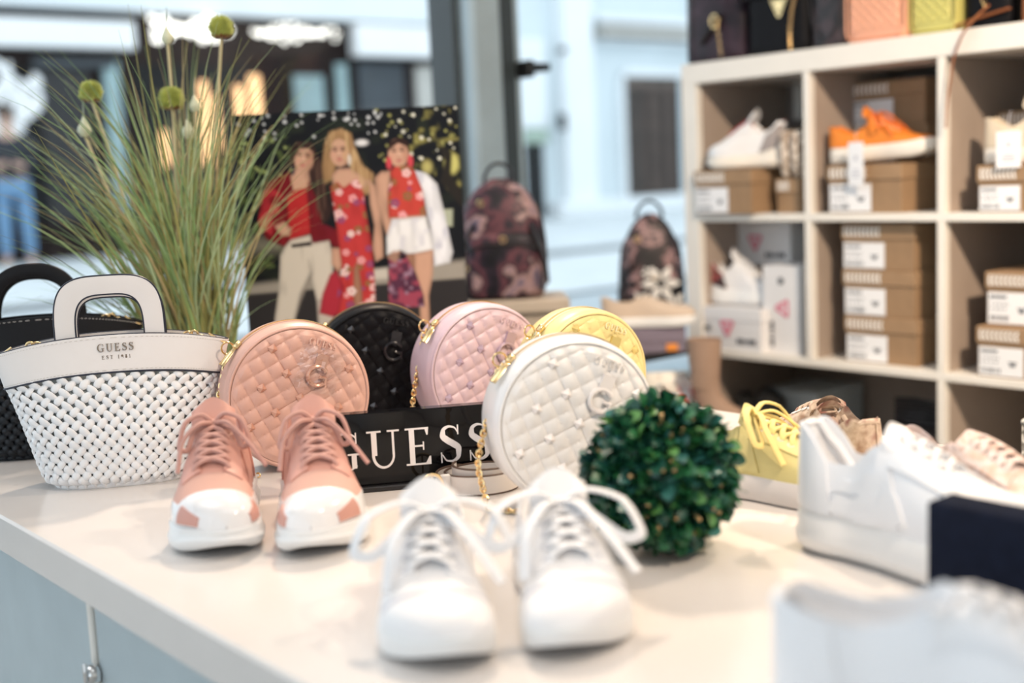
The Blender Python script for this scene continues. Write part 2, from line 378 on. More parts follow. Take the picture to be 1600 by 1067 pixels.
# white building at the right
b2 = thing('white_street_building', 'white rendered building with pilasters and a brown window', 'building', (0, 0, 0))
x0, _ = fx(714, 80); x1, _ = fx(1400, 80)
WREN = mat('white_render', (.84, .87, .89), .8, var=.03, vs_=1); GREN = mat('grey_render', (.66, .73, .76), .8, var=.04, vs_=1)
boxp('wall', GREN, b2, x0, x1, FY, FY+4, GZ-.1, 7.5, .02)
frect(b2, 'pilaster', WREN, 850, -300, 922, 338, .22, .24)
frect(b2, 'pilaster', WREN, 1072, -300, 1130, 338, .22, .24)
frect(b2, 'cornice', BEIGE, 922, 44, 1072, 64, .3, .3); frect(b2, 'cornice', WREN, 922, 24, 1072, 44, .2, .2)
frect(b2, 'cornice', WREN, 922, 64, 1072, 74, .22, .22)
frect(b2, 'base_course', WREN, 855, 316, 1130, 342, .3, .3)
frect(b2, 'fascia', WREN, 800, 60, 850, 200, .1, .1); frect(b2, 'sign_panel', mat('sage_sign', (.36, .46, .38), .6), 812, 202, 850, 224, .12, .1)
frect(b2, 'doorway', DARKG, 818, 226, 850, 338, .05, .05); frect(b2, 'pilaster', GREN, 800, 200, 816, 338, .12, .1)
frect(b2, 'window_surround', WREN, 966, 108, 1072, 122, .14, .14); frect(b2, 'window_surround', WREN, 962, 120, 975, 318, .12, .12)
wf = frect(b2, 'window', WOODW, 975, 120, 1064, 316, .04, .05)
for a in (982, 1002, 1024, 1046):
    frect(wf, 'pane', DARKG if a < 1000 else BROWN, a, 138, a+16, 306, .06, .03)
for y in (78, 190):
    lm = MB(); p = on_y(880, y, FY-.28); hh = .045 if y < 100 else .12
    lm.box(p[0]-.05, p[0]+.05, FY-.32, FY-.2, p[2]-hh, p[2]+hh, .02); lm.build('wall_lamp', BLACKM, b2)

# person standing across the street
def skin_body(name, m, parent, joints, edges, radii, root=0, sub=2):
    me = bpy.data.meshes.new(name); me.from_pydata(joints, edges, []); me.update()
    o = link(name, me, parent); md = o.modifiers.new('s', 'SKIN'); 
    for i, v in enumerate(me.skin_vertices[0].data): v.radius = (radii[i], radii[i]) if not isinstance(radii[i], tuple) else radii[i]; v.use_root = i == root
    md.use_smooth_shade = True
    s = o.modifiers.new('d', 'SUBSURF'); s.levels = sub; s.render_levels = sub
    me.materials.append(m); return o
SKIN = mat('skin', (.62, .40, .31), .5); HAIR = mat('brown_hair', (.08, .05, .035), .6)
JACK = mat('dark_jacket', (.02, .025, .035), .8); JEAN = mat('blue_jeans', (.16, .30, .48), .8)
pp = on_y(32, 414, 13.2); pp[2] = GZ+.02
pe = thing('person', 'person in dark jacket and blue jeans standing across the street', 'person', pp, R(-20))
pe.scale = (.9, .9, .9)
J = [(0, 0, .95), (0, .01, 1.15), (0, .01, 1.38), (0, 0, 1.50), (0, -.01, 1.56), (0, -.015, 1.66), (0, -.01, 1.74),
     (.19, .01, 1.42), (.25, -.03, 1.14), (.12, -.20, 1.12), (.03, -.26, 1.16), (-.19, .01, 1.42), (-.25, -.03, 1.14), (-.12, -.20, 1.12), (-.03, -.26, 1.18),
     (.10, 0, .90), (.12, -.02, .50), (.13, .02, .09), (.14, -.12, .035), (-.10, 0, .90), (-.12, -.02, .50), (-.13, .02, .09), (-.14, -.12, .035)]
E_ = [(0, 1), (1, 2), (2, 3), (3, 4), (4, 5), (5, 6), (2, 7), (7, 8), (8, 9), (9, 10), (2, 11), (11, 12), (12, 13), (13, 14), (0, 15), (15, 16), (16, 17), (17, 18), (0, 19), (19, 20), (20, 21), (21, 22)]
rr = [(.16, .11), (.15, .11), (.17, .11), .065, .06, .085, .07, .06, .048, .038, .035, .06, .048, .038, .035, .085, .06, .045, .04, .085, .06, .045, .04]
skin_body('body', SKIN, pe, J, E_, rr)
keep = [0, 1, 2, 3, 7, 8, 9, 11, 12, 13]; ix = {k: i for i, k in enumerate(keep)}
skin_body('jacket', JACK, pe, [J[k] for k in keep], [(ix[a], ix[b]) for a, b in E_ if a in ix and b in ix],
          [((rr[k][0]+.035, rr[k][1]+.035) if isinstance(rr[k], tuple) else rr[k]+.022) for k in keep])
keep = [0, 15, 16, 17, 19, 20, 21]; ix = {k: i for i, k in enumerate(keep)}
skin_body('jeans', JEAN, pe, [J[k] for k in keep], [(ix[a], ix[b]) for a, b in E_ if a in ix and b in ix],
          [((.18, .135) if isinstance(rr[k], tuple) else rr[k]+.022) for k in keep])
hm = MB(); sblock(hm, [(1.63, .085, .06, 0, .05), (1.68, .098, .10, 0, .015), (1.74, .098, .105, 0, .005), (1.79, .075, .085, 0, .005), (1.815, .03, .04, 0, .005)], 2.2, 20)
hm.build('hair', HAIR, pe)
nm = MB(); nm.tube([(0, -.09, 1.68), (0, -.118, 1.645), (0, -.09, 1.64)], [.008, .014, .01], 6); nm.build('nose', SKIN, pe)

# ================================================================== tall cube shelf along the right wall
T, K = .335, .019
SXF, SYL = 2.4664, 2.1904; SXB = SXF+.385
Z2 = 1.245-.1331                     # top of the second shelf board
ZT = Z2+T
sh = thing('cube_shelf', 'tall white cube shelf with taupe backs against the right wall', 'shelf', (SXF, SYL, 0))
NC = 4; wy = NC*T+(NC-1)*K
def sb(name, m, x0, x1, y0, y1, z0, z1, b=.0015): return boxp(name, m, sh, x0, x1, -y1, -y0, z0, z1, b)   # y counted to the right
D = SXB-SXF
sb('top_board', SHELFW, 0, D, -.05, wy+.05, ZT, ZT+.052)
sb('side_panel', SHELFW, 0, D, -.05, 0, 0, ZT); sb('side_panel', SHELFW, 0, D, wy, wy+.05, 0, ZT)
zs_ = [Z2-k*(T+K) for k in range(4)]
sb('bottom_board', SHELFW, 0, D, 0, wy, 0, .05)
for k in range(3): sb('shelf_board', SHELFW, .001, D-.01, 0, wy, zs_[k]-K, zs_[k])
for c in range(1, NC):
    for r_ in range(4):
        if r_ == 2 and c == 1: continue
        zt = ZT if r_ == 0 else zs_[r_-1]-K; zb = zs_[r_] if r_ < 3 else .05
        sb('divider', SHELFW, .001, D-.012, c*T+(c-1)*K, c*(T+K), zb, zt)
TAUW = mat('taupe_lining', (.40, .32, .265), .6, var=.05)
for r_ in range(4):
    zt = ZT if r_ == 0 else zs_[r_-1]-K; zb = zs_[r_] if r_ < 3 else .05
    for c in range(NC):
        if r_ == 2 and c == 1: continue
        ye = (c+1)*T+c*K if not (r_ == 2 and c == 0) else 2*T+K
        sb('back_panel', TAUPE, D-.012, D-.004, c*(T+K)+.0005, ye-.0005, zb+.0005, zt-.0005, .0005)
        sb('side_lining', TAUW, .02, D-.012, c*(T+K)+.0003, c*(T+K)+.003, zb+.0005, zt-.0005, .0005)
p = on_x(1238, 100, SXB-.03); p2 = on_x(1252, 186, SXB-.03)
sb('cable_cover', SHELFW, D-.03, D-.012, SYL-p[1], SYL-p2[1], p2[2], ZT, .002)

# ================================================================== display table
tx0, tx1, ty0, ty1 = .467, 1.52, -.35, 2.12
tb = thing('display_table', 'glossy white display table with grey blue cupboard side', 'table', ((tx0+tx1)/2, (ty0+ty1)/2, 0))
cx, cy = (tx0+tx1)/2, (ty0+ty1)/2
def tbx(name, m, x0, x1, y0, y1, z0, z1, b=.002): return boxp(name, m, tb, x0-cx, x1-cx, y0-cy, y1-cy, z0, z1, b)
tbx('tabletop', WHITE, tx0, tx1, ty0, ty1, TZ-.05, TZ, .003)
tbx('cupboard_body', GREYBLUE, tx0+.05, tx1-.04, ty0+.05, ty1-.05, .06, TZ-.05)
ys = on_x(150, 1000, tx0+.03)[1]
tbx('door', GREYBLUE, tx0+.028, tx0+.05, ys+.008, ty1-.06, .08, TZ-.06); tbx('door', GREYBLUE, tx0+.028, tx0+.05, ty0+.06, ys-.008, .08, TZ-.06)
tbx('divider_strip', SHELFW, tx0+.024, tx0+.05, ys-.0065, ys+.0065, .06, TZ-.052)
tbx('base_plinth', GREYBLUE, tx0+.08, tx1-.08, ty0+.08, ty1-.08, 0, .06)
q = on_x(150, 1058, tx0+.02); lk = MB()
lk.lathe([(0, .014), (.009, .013), (.012, .009), (.012, 0)], 20); lk.xf(Matrix.Translation((tx0+.026-cx, q[1]+.012-cy, q[2])) @ Matrix.Rotation(R(-90), 4, 'Y'))
lk.box(tx0+.008-cx, tx0+.012-cx, q[1]+.002-cy, q[1]+.008-cy, q[2]-.006, q[2]+.018, .001)
lk.build('lock', CHROME, tb)

# ================================================================== sneakers
W_ = [(0, 0), (.012, .05), (.04, .085), (.10, .112), (.18, .122), (.30, .118), (.42, .122), (.55, .146), (.66, .168), (.74, .174), (.82, .167), (.89, .145), (.945, .112), (.98, .068), (.994, .036), (1, 0)]
S_ALL = .5-.5*np.cos(np.linspace(0, math.pi, 46)); 
def smooth(x, a, b): t = np.clip((x-a)/(b-a), 0, 1); return t*t*(3-2*t)
class Last:
    def __init__(s, L, top, sole, width=1.0, side=1, throat=.42, rim=.74, bulk=.72, depth=.055):
        s.L, s.top, s.sole, s.wd, s.side, s.th, s.rim, s.bulk, s.dp = L, top, sole, width, side, throat, rim, bulk, depth
    def w(s, x): return ci(x, W_)*s.L*s.wd
    def c(s, x): return s.side*s.L*(.035*np.sin(np.pi*np.clip((np.asarray(x)-.25)/.75, 0, 1))-.03*smooth(np.asarray(x), .8, 1))
    def P(s, S, t):
        S = np.asarray(S, float); t = np.asarray(t, float); S, t = np.broadcast_arrays(S, t)
        w, c, zb, H = s.w(S), s.c(S), ci(S, s.sole)-.005, ci(S, s.top)
        H = np.maximum(H, zb+.002)
        th = np.pi*t; cs, sn = np.cos(th), np.sin(th)
        yc = w*np.sign(cs)*np.abs(cs)**.85; zc = zb+(H-zb)*np.clip(sn, 0, 1)**s.bulk
        u = np.clip(np.where(t < .5, t, 1-t)/.36, 0, 1); sg = np.where(t < .5, 1, -1)
        wall = w*(1-(1-s.rim)*u**1.7); zw = zb+(H-zb)*u
        v = np.clip((t-.36)/.28, 0, 1); dep = np.minimum(s.dp, H-zb-.003)*smooth(S, .012, .06)
        inn = (t > .36) & (t < .64)
        yo = np.where(inn, w*s.rim*.94*np.cos(np.pi*v), sg*wall)
        zo = np.where(inn, H-dep*np.clip(np.sin(np.pi*v), 0, 1)**.35, zw)
        k = smooth(S, s.th-.035, s.th+.045)
        return np.stack([S*s.L, c+yo*(1-k)+yc*k, zo*(1-k)+zc*k], -1)
    def N(s, S, t):
        e = 1e-3; a = s.P(np.clip(np.asarray(S)+e, 0, 1), t)-s.P(np.clip(np.asarray(S)-e, 0, 1), t)
        b = s.P(S, np.clip(np.asarray(t)+e, 0, 1))-s.P(S, np.clip(np.asarray(t)-e, 0, 1))
        n = np.cross(b, a); return n/(np.linalg.norm(n, axis=-1, keepdims=True)+1e-12)
    def panel(s, quad, off, nu=14, nv=14):
        """raised leather panel over the corners (s,t) of quad"""
        def par(n): x = np.linspace(0, 1, n); return np.concatenate([[0], x, [1]])
        u, v = np.meshgrid(par(nu), par(nv), indexing='ij')
        edge = np.zeros_like(u, bool); edge[0] = edge[-1] = True; edge[:, 0] = edge[:, -1] = True
        q = np.array(quad, float); st = (q[0]*((1-u)*(1-v))[..., None]+q[1]*(u*(1-v))[..., None]+q[2]*(u*v)[..., None]+q[3]*((1-u)*v)[..., None])
        P, N = s.P(st[..., 0], st[..., 1]), s.N(st[..., 0], st[..., 1])
        return MB().grid(P+N*np.where(edge, -.0012, off)[..., None])
    def soles(s, lv):
        """lv: (fraction of height, outward offset)"""
        x = .5-.5*np.cos(np.linspace(0, math.pi, 48))
        O = np.concatenate([np.stack([x*s.L, s.c(x)-s.w(x)], 1), np.stack([x*s.L, s.c(x)+s.w(x)], 1)[-2:0:-1]])
        sx = np.concatenate([x, x[-2:0:-1]])
        d = np.roll(O, -1, 0)-np.roll(O, 1, 0); nn = np.stack([d[:, 1], -d[:, 0]], 1); nn /= np.linalg.norm(nn, axis=1, keepdims=True)+1e-9
        h = ci(sx, s.sole); spr = .014*np.clip((sx-.78)/.22, 0, 1)**2*s.L/.26
        rows = [np.column_stack([O+nn*o, spr+(h-spr)*f]) for f, o in lv]
        m = MB().grid(np.array(rows), cv=True); n = len(O)
        m.f.append(tuple(range(n))); m.f.append(tuple((len(rows)-1)*n+i for i in reversed(range(n)))); return m
LOW_TOP = [(0, .083), (.05, .090), (.12, .080), (.24, .066), (.34, .076), (.42, .094), (.52, .086), (.66, .066), (.80, .052), (.90, .047), (.96, .040), (.99, .030), (1, .022)]
CHUNK_TOP = [(0, .108), (.05, .114), (.14, .096), (.25, .086), (.34, .098), (.42, .116), (.52, .106), (.66, .084), (.80, .068), (.90, .062), (.96, .055), (.99, .046), (1, .036)]
SLIP_TOP = [(0, .075), (.05, .078), (.15, .066), (.3, .062), (.40, .074), (.47, .080), (.6, .068), (.8, .054), (.92, .048), (.98, .038), (1, .026)]
PLAT_TOP = [(0, .128), (.05, .136), (.12, .126), (.22, .108), (.32, .118), (.42, .138), (.52, .130), (.66, .108), (.80, .088), (.90, .080), (.96, .072), (.99, .062), (1, .052)]
FLAT = [(0, .030), (.3, .028), (.7, .027), (1, .030)]
CHUNK = [(0, .052), (.1, .048), (.35, .036), (.6, .034), (.85, .034), (.95, .036), (1, .034)]
PLAT = [(0, .046), (.4, .044), (.8, .042), (1, .046)]
CUP = [(0, -.006), (.04, -.001), (.12, .002), (.55, .0025), (.9, .0015), (1, -.001)]
CHK = [(0, -.008), (.05, -.001), (.2, .005), (.45, .007), (.6, .0035), (.85, .004), (1, -.001)]
def toe_at(tip, heading, L):
    """base point of a shoe whose toe tip stands at tip; heading = direction of the toe in the ground plane"""
    return (tip[0]-math.cos(heading)*L, tip[1]-math.sin(heading)*L, tip[2])
def sneaker(name, label, loc, rz, up, so, li, lace, group=None, L=.255, top=LOW_TOP, sole=FLAT, lv=CUP, width=1.0, side=1, throat=.42, rows=5, tk=1.0,
            patches=(), bow=1, tilt=0, cat='shoe', ring=True, lr=.0026, tongue=True, lflat=.55, foxing=None, loop=1.0):
    T_ = thing(name, label, cat, loc, rz, group)
    if tilt: T_.rotation_euler = (0, tilt, rz)
    g = Last(L, top, sole, width, side, throat)
    s_, t_ = np.meshgrid(S_ALL, np.concatenate([np.linspace(0, .35, 12), [.36], np.linspace(.375, .625, 13), [.64], np.linspace(.65, 1, 12)]), indexing='ij')
    MB().grid(g.P(s_, t_)).build('upper', up, T_, ang=60)
    so_o = g.soles(lv).build('sole', so, T_, ang=50)
    if foxing:
        z = lambda f: [(f-.03, lv[3][1]+.0002), (f, lv[3][1]+.0012), (f+.05, lv[3][1]+.0012), (f+.08, lv[3][1]+.0002)]
        g.soles(z(.80)).build('foxing_stripe', foxing, so_o)
    g.panel([(.014, .385), (throat-.03, .385), (throat-.03, .615), (.014, .615)], .0012, 16, 16).build('lining', li, T_)
    # padded collar roll
    cs = np.concatenate([np.linspace(throat-.01, .03, 12), np.full(5, .012), np.linspace(.03, throat-.01, 12)])
    ct = np.concatenate([np.full(12, .365), np.linspace(.40, .60, 5), np.full(12, .635)])
    MB().tube(g.P(cs, ct), .0042*L/.255, 8).build('collar', up, T_)
    for nm, quad, m_, off in patches:
        g.panel(quad, off).build(nm, m_, T_)
        q2 = [(a, 1-b) for a, b in quad]
        if abs(sum(b for a, b in quad)/4-.5) > .04: g.panel(q2, off).build(nm, m_, T_)
    if tongue:
        c0 = g.P(np.array([throat+.22, throat+.12, throat+.04]), np.array([.5]*3))
        top_ = [c0[0]+(0, 0, -.004), c0[1]+(0, 0, -.001), c0[2]+(0, 0, .003), c0[2]+(-.05*L*tk, 0, .018*tk), c0[2]+(-.10*L*tk, 0, .032*tk), c0[2]+(-.115*L*tk, 0, .037*tk)]
        ww = [.020, .022, .024, .026, .026, .018]; a = np.linspace(-1, 1, 9)
        G = np.array([[(p[0]-.004*(1-abs(b)), p[1]+wd*b*L/.255, p[2]-.010*b*b) for b in a] for p, wd in zip(top_, ww)])
        G2 = G.copy(); G2[..., 2] -= .006; G2[..., 0] -= .003
        ringg = np.concatenate([G, G2[:, ::-1]], 1)
        MB().grid(ringg, cv=True).build('tongue', up if tongue is True else tongue, T_, ang=70)
    if lace:
        sk = np.linspace(throat+.24, throat+.02, rows); lm = MB()
        n_ = 9
        for k in range(rows):
            for sgn in (1, -1):
                s1 = sk[k]; s2 = sk[min(k+1, rows-1)]; tt = np.linspace(.385, .615, n_)[::sgn]
                ss = s1+(s2-s1)*np.linspace(0, 1, n_); P = g.P(ss, tt)+g.N(ss, tt)*.0045+np.array([0, 0, 1])[None]*(.002*np.sin(np.linspace(0, np.pi, n_)))[:, None]
                P[0, 2] -= .004; P[-1, 2] -= .004
                lm.tube(P, lr, 6, flat=lflat)
                if k == rows-1 and sgn == 1: break
        lc = lm.build('laces', lace, T_)
        if ring:
            em = MB()
            for s1 in sk:
                for t1 in (.37, .63):
                    p = g.P(s1, t1); n = g.N(s1, t1); n = n if n[2] > 0 else -n
                    e1 = np.cross(n, (1, 0, 0)); e1 /= np.linalg.norm(e1); e2 = np.cross(n, e1)
                    em.tube([p+n*.0015+.0036*(e1*math.cos(a)+e2*math.sin(a)) for a in np.arange(8)*math.pi/4], .0011, 5, closed=True)
            em.build('eyelets', so if ring is True else ring, T_, kind='stuff')
        if bow:
            K0 = g.P(throat+.02, .5)+np.array([-.004, 0, .020]); b = MB()
            def arc(pts, n=22): 
                t = np.linspace(0, 1, len(pts)); tt = np.linspace(0, 1, n); P = np.array(pts)
                return np.stack([ci(tt, list(zip(t, P[:, i]))) for i in range(3)], 1)
            q = loop
            for sg in (1, -1):
                b.tube(arc([K0, K0+(.004, .020*sg*q, .012), K0+(.014*q, .045*sg*q, .004), K0+(.030*q, .056*sg*q, -.022), K0+(.034*q, .044*sg*q, -.026), K0+(.016*q, .022*sg, -.006), K0+(.002, 0, -.001)]), lr*1.05, 6, flat=lflat)
                b.tube(arc([K0, K0+(.016, .014*sg, .004), K0+(.040*q, .036*sg, -.016), K0+(.062*q, (.050+.008*sg)*sg, -.046)]), lr, 6, flat=lflat)
            b.lathe([(0, -.006), (.005, -.004), (.0065, 0), (.005, .004), (0, .006)], 10, K0)
            b.build('lace_bow', lace, T_)
    return T_, g
TOECAP = lambda m, s0=.80, off=.0016: ('toe_cap', [(s0, .03), (.998, .03), (.998, .97), (s0, .97)], m, off)
COUNTER = lambda m, off=.0014: ('heel_counter', [(.008, .03), (.20, .03), (.16, .34), (.008, .345)], m, off)
STAY = lambda m, off=.0014, th=.42: ('eyestay', [(th-.02, .22), (th-.02, .385), (th+.27, .43), (th+.30, .28)], m, off)
SIDE = lambda m, off=.0012: ('side_panel', [(.30, .02), (.52, .02), (.46, .22), (.34, .26)], m, off)

PINKL = mat('pink_leather', (.62, .315, .255), .45, var=.05, bump=.1, bs=500); PINKM = mat('pink_mesh', (.66, .38, .31), .7, var=.05, bump=.5, bs=900)
PINKLACE = mat('pink_lace', (.60, .33, .28), .8, bump=.3, bs=900); PINKIN = mat('pink_lining', (.70, .44, .37), .8)
WSOLE = mat('white_rubber', (.80, .80, .80), .4, var=.02); WPAT = mat('white_patent', (.84, .82, .82), .18, var=.02, coat=.4)
WLEA = mat('white_leather', (.82, .81, .82), .4, var=.02, bump=.06, bs=400); WLACE = mat('white_lace', (.84, .84, .86), .8, bump=.3, bs=900); WLIN = mat('white_lining', (.70, .70, .72), .85)
SEAM = mat('grey_seam', (.50, .50, .56), .7)
pk = [('toe_cap', [(.83, .02), (.9999, .02), (.9999, .98), (.83, .98)], WPAT, .002), ('toe_overlay', [(.70, .10), (.83, .16), (.83, .84), (.70, .90)], PINKM, .001), ('side_patch', [(.86, .03), (.955, .03), (.955, .15), (.86, .20)], PINKL, .0034), ('mudguard', [(.68, .02), (.93, .02), (.86, .20), (.70, .12)], WPAT, .0017), COUNTER(PINKL, .002), STAY(PINKL, .0024), SIDE(PINKL, .002)]
azi = lambda px: YAW+math.atan((px-800)/FPX)
h1 = -math.pi/2-azi(345)-R(3); h2 = -math.pi/2-azi(500)+R(2)
sneaker('pink_sneaker', 'pink chunky sneaker standing in front of the white woven handbag', toe_at(table(347, 874), h1, .25), h1, PINKL, WSOLE, PINKIN, PINKLACE, 'pair of pink sneakers', .25, CHUNK_TOP, CHUNK, CHK, 1.08, -1, patches=pk, rows=6, ring=PINKL, lflat=.9, lr=.0031, loop=.72)
sneaker('pink_sneaker', 'pink chunky sneaker standing beside the black lettered sign', toe_at(table(500, 873), h2, .25), h2, PINKL, WSOLE, PINKIN, PINKLACE, 'pair of pink sneakers', .25, CHUNK_TOP, CHUNK, CHK, 1.08, 1, patches=pk, rows=6, ring=PINKL, lflat=.9, lr=.0031, loop=.72)
wp = [TOECAP(WLEA, .80), ('toe_seam', [(.775, .12), (.803, .12), (.803, .88), (.775, .88)], SEAM, .0013), COUNTER(WLEA), STAY(WLEA, .002)]
h1 = -math.pi/2-azi(702)+R(2); h2 = -math.pi/2-azi(890)+R(7)
sneaker('white_sneaker', 'low white leather sneaker in the front, left one of its pair', toe_at(table(702, 1052), h1, .26), h1, WLEA, WSOLE, WLIN, WLACE, 'pair of low white sneakers', .26, [(a, b*.93) for a, b in LOW_TOP], FLAT, CUP, 1.06, -1, patches=wp, rows=5, ring=SEAM, lr=.0055, lflat=.3, loop=1.25)
sneaker('white_sneaker', 'low white leather sneaker in the front, right one of its pair, beside the boxwood ball', toe_at(table(903, 1034), h2, .26), h2, WLEA, WSOLE, WLIN, WLACE, 'pair of low white sneakers', .26, [(a, b*.93) for a, b in LOW_TOP], FLAT, CUP, 1.06, 1, patches=wp, rows=5, ring=SEAM, lr=.0055, lflat=.3, loop=1.25)
YEL = mat('yellow_suede', (.66, .58, .26), .8, var=.05, bump=.3, bs=700); YELL = mat('yellow_lace', (.82, .66, .26), .8); GREYS = mat('pale_grey_rubber', (.66, .63, .62), .5); YLIN = mat('pale_lining', (.72, .66, .55), .8)
yp = [COUNTER(YEL), STAY(YEL, .002), TOECAP(YEL, .78), SIDE(YEL, .0018)]
hd = R(-78)
p = table(1195, 804)
sneaker('yellow_sneaker', 'pale yellow platform sneaker with a big lace loop behind the boxwood ball', (p[0]+.035, p[1]+.160, TZ), hd, YEL, GREYS, YLIN, YELL, None, .235, [(a, b*.66) for a, b in PLAT_TOP], [(a, b*.76) for a, b in PLAT], CUP, 1.05, 1, patches=yp, rows=5, lr=.0038, lflat=.5, loop=.95, tk=.6)
CHW = mat('cool_white_leather', (.82, .83, .86), .4, var=.02)
cp = [COUNTER(CHW, .003), STAY(CHW, .003), SIDE(CHW, .0035), TOECAP(CHW, .76, .003), ('wave_overlay', [(.18, .06), (.55, .03), (.50, .12), (.22, .18)], CHW, .004), ('wave_overlay', [(.20, .20), (.40, .16), (.40, .23), (.24, .27)], CHW, .003)]
p = table(1244, 868); hd = R(-86)
sneaker('chunky_sneaker', 'cool white chunky platform sneaker beside the navy block', (p[0]+.045, p[1]+.02, TZ), hd, CHW, WSOLE, WLIN, WLACE, None, .255, [(0, .124), (.04, .134), (.10, .122), (.18, .096), (.28, .098), (.36, .118), (.43, .126), (.52, .120), (.66, .100), (.80, .084), (.90, .078), (.96, .070), (.99, .062), (1, .054)], PLAT, CHK, 1.1, -1, patches=cp, rows=5, bow=0, tk=.45)
TWEED = patt('rose_tweed', [(.3, (.50, .32, .25)), (.45, (.70, .60, .58)), (.6, (.58, .41, .33)), (.75, (.74, .70, .72))], 45, .7, bump=.3)
TAN = patt('tan_snakeskin', [(.3, (.28, .17, .11)), (.5, (.58, .46, .36)), (.7, (.22, .06, .05))], 40, .6)
p = table(1352, 808)
sneaker('rose_tweed_sneaker', 'white and rose tweed sneaker behind the cool white chunky one', (1.20, .785, TZ), R(-103), TWEED, WSOLE, WLIN, TWEED, None, .25, [(a, b*.72) for a, b in PLAT_TOP], [(a, b*.8) for a, b in PLAT], CHK, 1.0, 1, patches=[COUNTER(TWEED, .002), STAY(TWEED, .003), TOECAP(WLEA, .8)], rows=6, bow=0, tk=.3, lr=.004)
q = table(1350, 770)
sneaker('tan_sneaker', 'tan and brown patterned sneaker seen over the chunky white one', (1.275, .865, TZ), R(62), TAN, WSOLE, WLIN, TAN, None, .24, [(a, b*.60) for a, b in PLAT_TOP], [(a, b*.6) for a, b in PLAT], CUP, 1.0, 1, patches=[COUNTER(TAN, .002), TOECAP(TAN, .8)], rows=5, bow=0, tk=.4)
q = at(1462, 1000, .83)
sneaker('blurred_white_sneaker', 'very blurred white sneaker at the bottom right corner, nearest of all shoes', (q[0]-.055, q[1]+.09, TZ), R(-66), CHW, WSOLE, WLIN, WLACE, None, .27, [(0, .100), (.04, .106), (.12, .100), (.22, .096), (.33, .104), (.42, .118), (.55, .112), (.66, .098), (.80, .084), (.90, .078), (.96, .070), (.99, .062), (1, .052)], PLAT, CHK, 1.15, -1, patches=[COUNTER(CHW, .002), STAY(CHW, .002)], rows=5, bow=0, tongue=False)
nb = thing('display_block', 'dark navy cloth covered block in front of the rose tweed sneaker', 'block', (.935, .392, TZ), 0)
MB().box(-.02, .02, -.20, .175, 0, .108, .003).build('cloth_cover', NAVY, nb)
SNAKE = patt('snakeskin', [(0, (.05, .05, .045)), (.08, (.10, .10, .09)), (.16, (.70, .68, .62)), (1, (.80, .78, .72))], 95, .45, 'edge')
q = table(1610, 772)
snb, _ = sneaker('snakeskin_shoe', 'black and white snakeskin shoe at the right edge of the table', (1.365, .720, TZ), R(-58), SNAKE, WSOLE, WLIN, None, None, .24, [(a, b*.95) for a, b in LOW_TOP], FLAT, CUP, 1.0, 1, tongue=False)

# ================================================================== round quilted handbags
def link_mesh(name, L, wd, r, m):
    a = np.arange(12)*2*math.pi/12
    return MB().tube([(L/2*math.cos(t), wd/2*math.sin(t), .0008*math.sin(2*t)) for t in a], r, 5, closed=True).mesh(name, m)
LINK = link_mesh('chain_link', .0098, .0066, .00125, GOLD)
def chain(parent, path, pitch=.0062):
    P = np.array(path, float)
    t = np.linspace(0, 1, len(P)); tt = np.linspace(0, 1, 300); Q = np.stack([ci(tt, list(zip(t, P[:, i]))) for i in range(3)], 1)
    d = np.concatenate([[0], np.cumsum(np.linalg.norm(np.diff(Q, axis=0), axis=1))]); n = int(d[-1]/pitch)
    ch = bpy.data.objects.new('chain_strap', None); col.objects.link(ch); ch.parent = parent; ch['label'] = 'gold chain strap'
    for k in range(n):
        s0 = (k+.5)*pitch; p = np.array([np.interp(s0, d, Q[:, i]) for i in range(3)]); p1 = np.array([np.interp(min(s0+.004, d[-1]), d, Q[:, i]) for i in range(3)])
        v = Vector(p1-p); q = v.to_track_quat('X', 'Z')
        o = link('link', LINK, ch, tuple(p)); o.rotation_mode = 'QUATERNION'
        from mathutils import Quaternion
        o.rotation_quaternion = q @ Quaternion((1, 0, 0), R(45 if k % 2 else -45))
    return ch
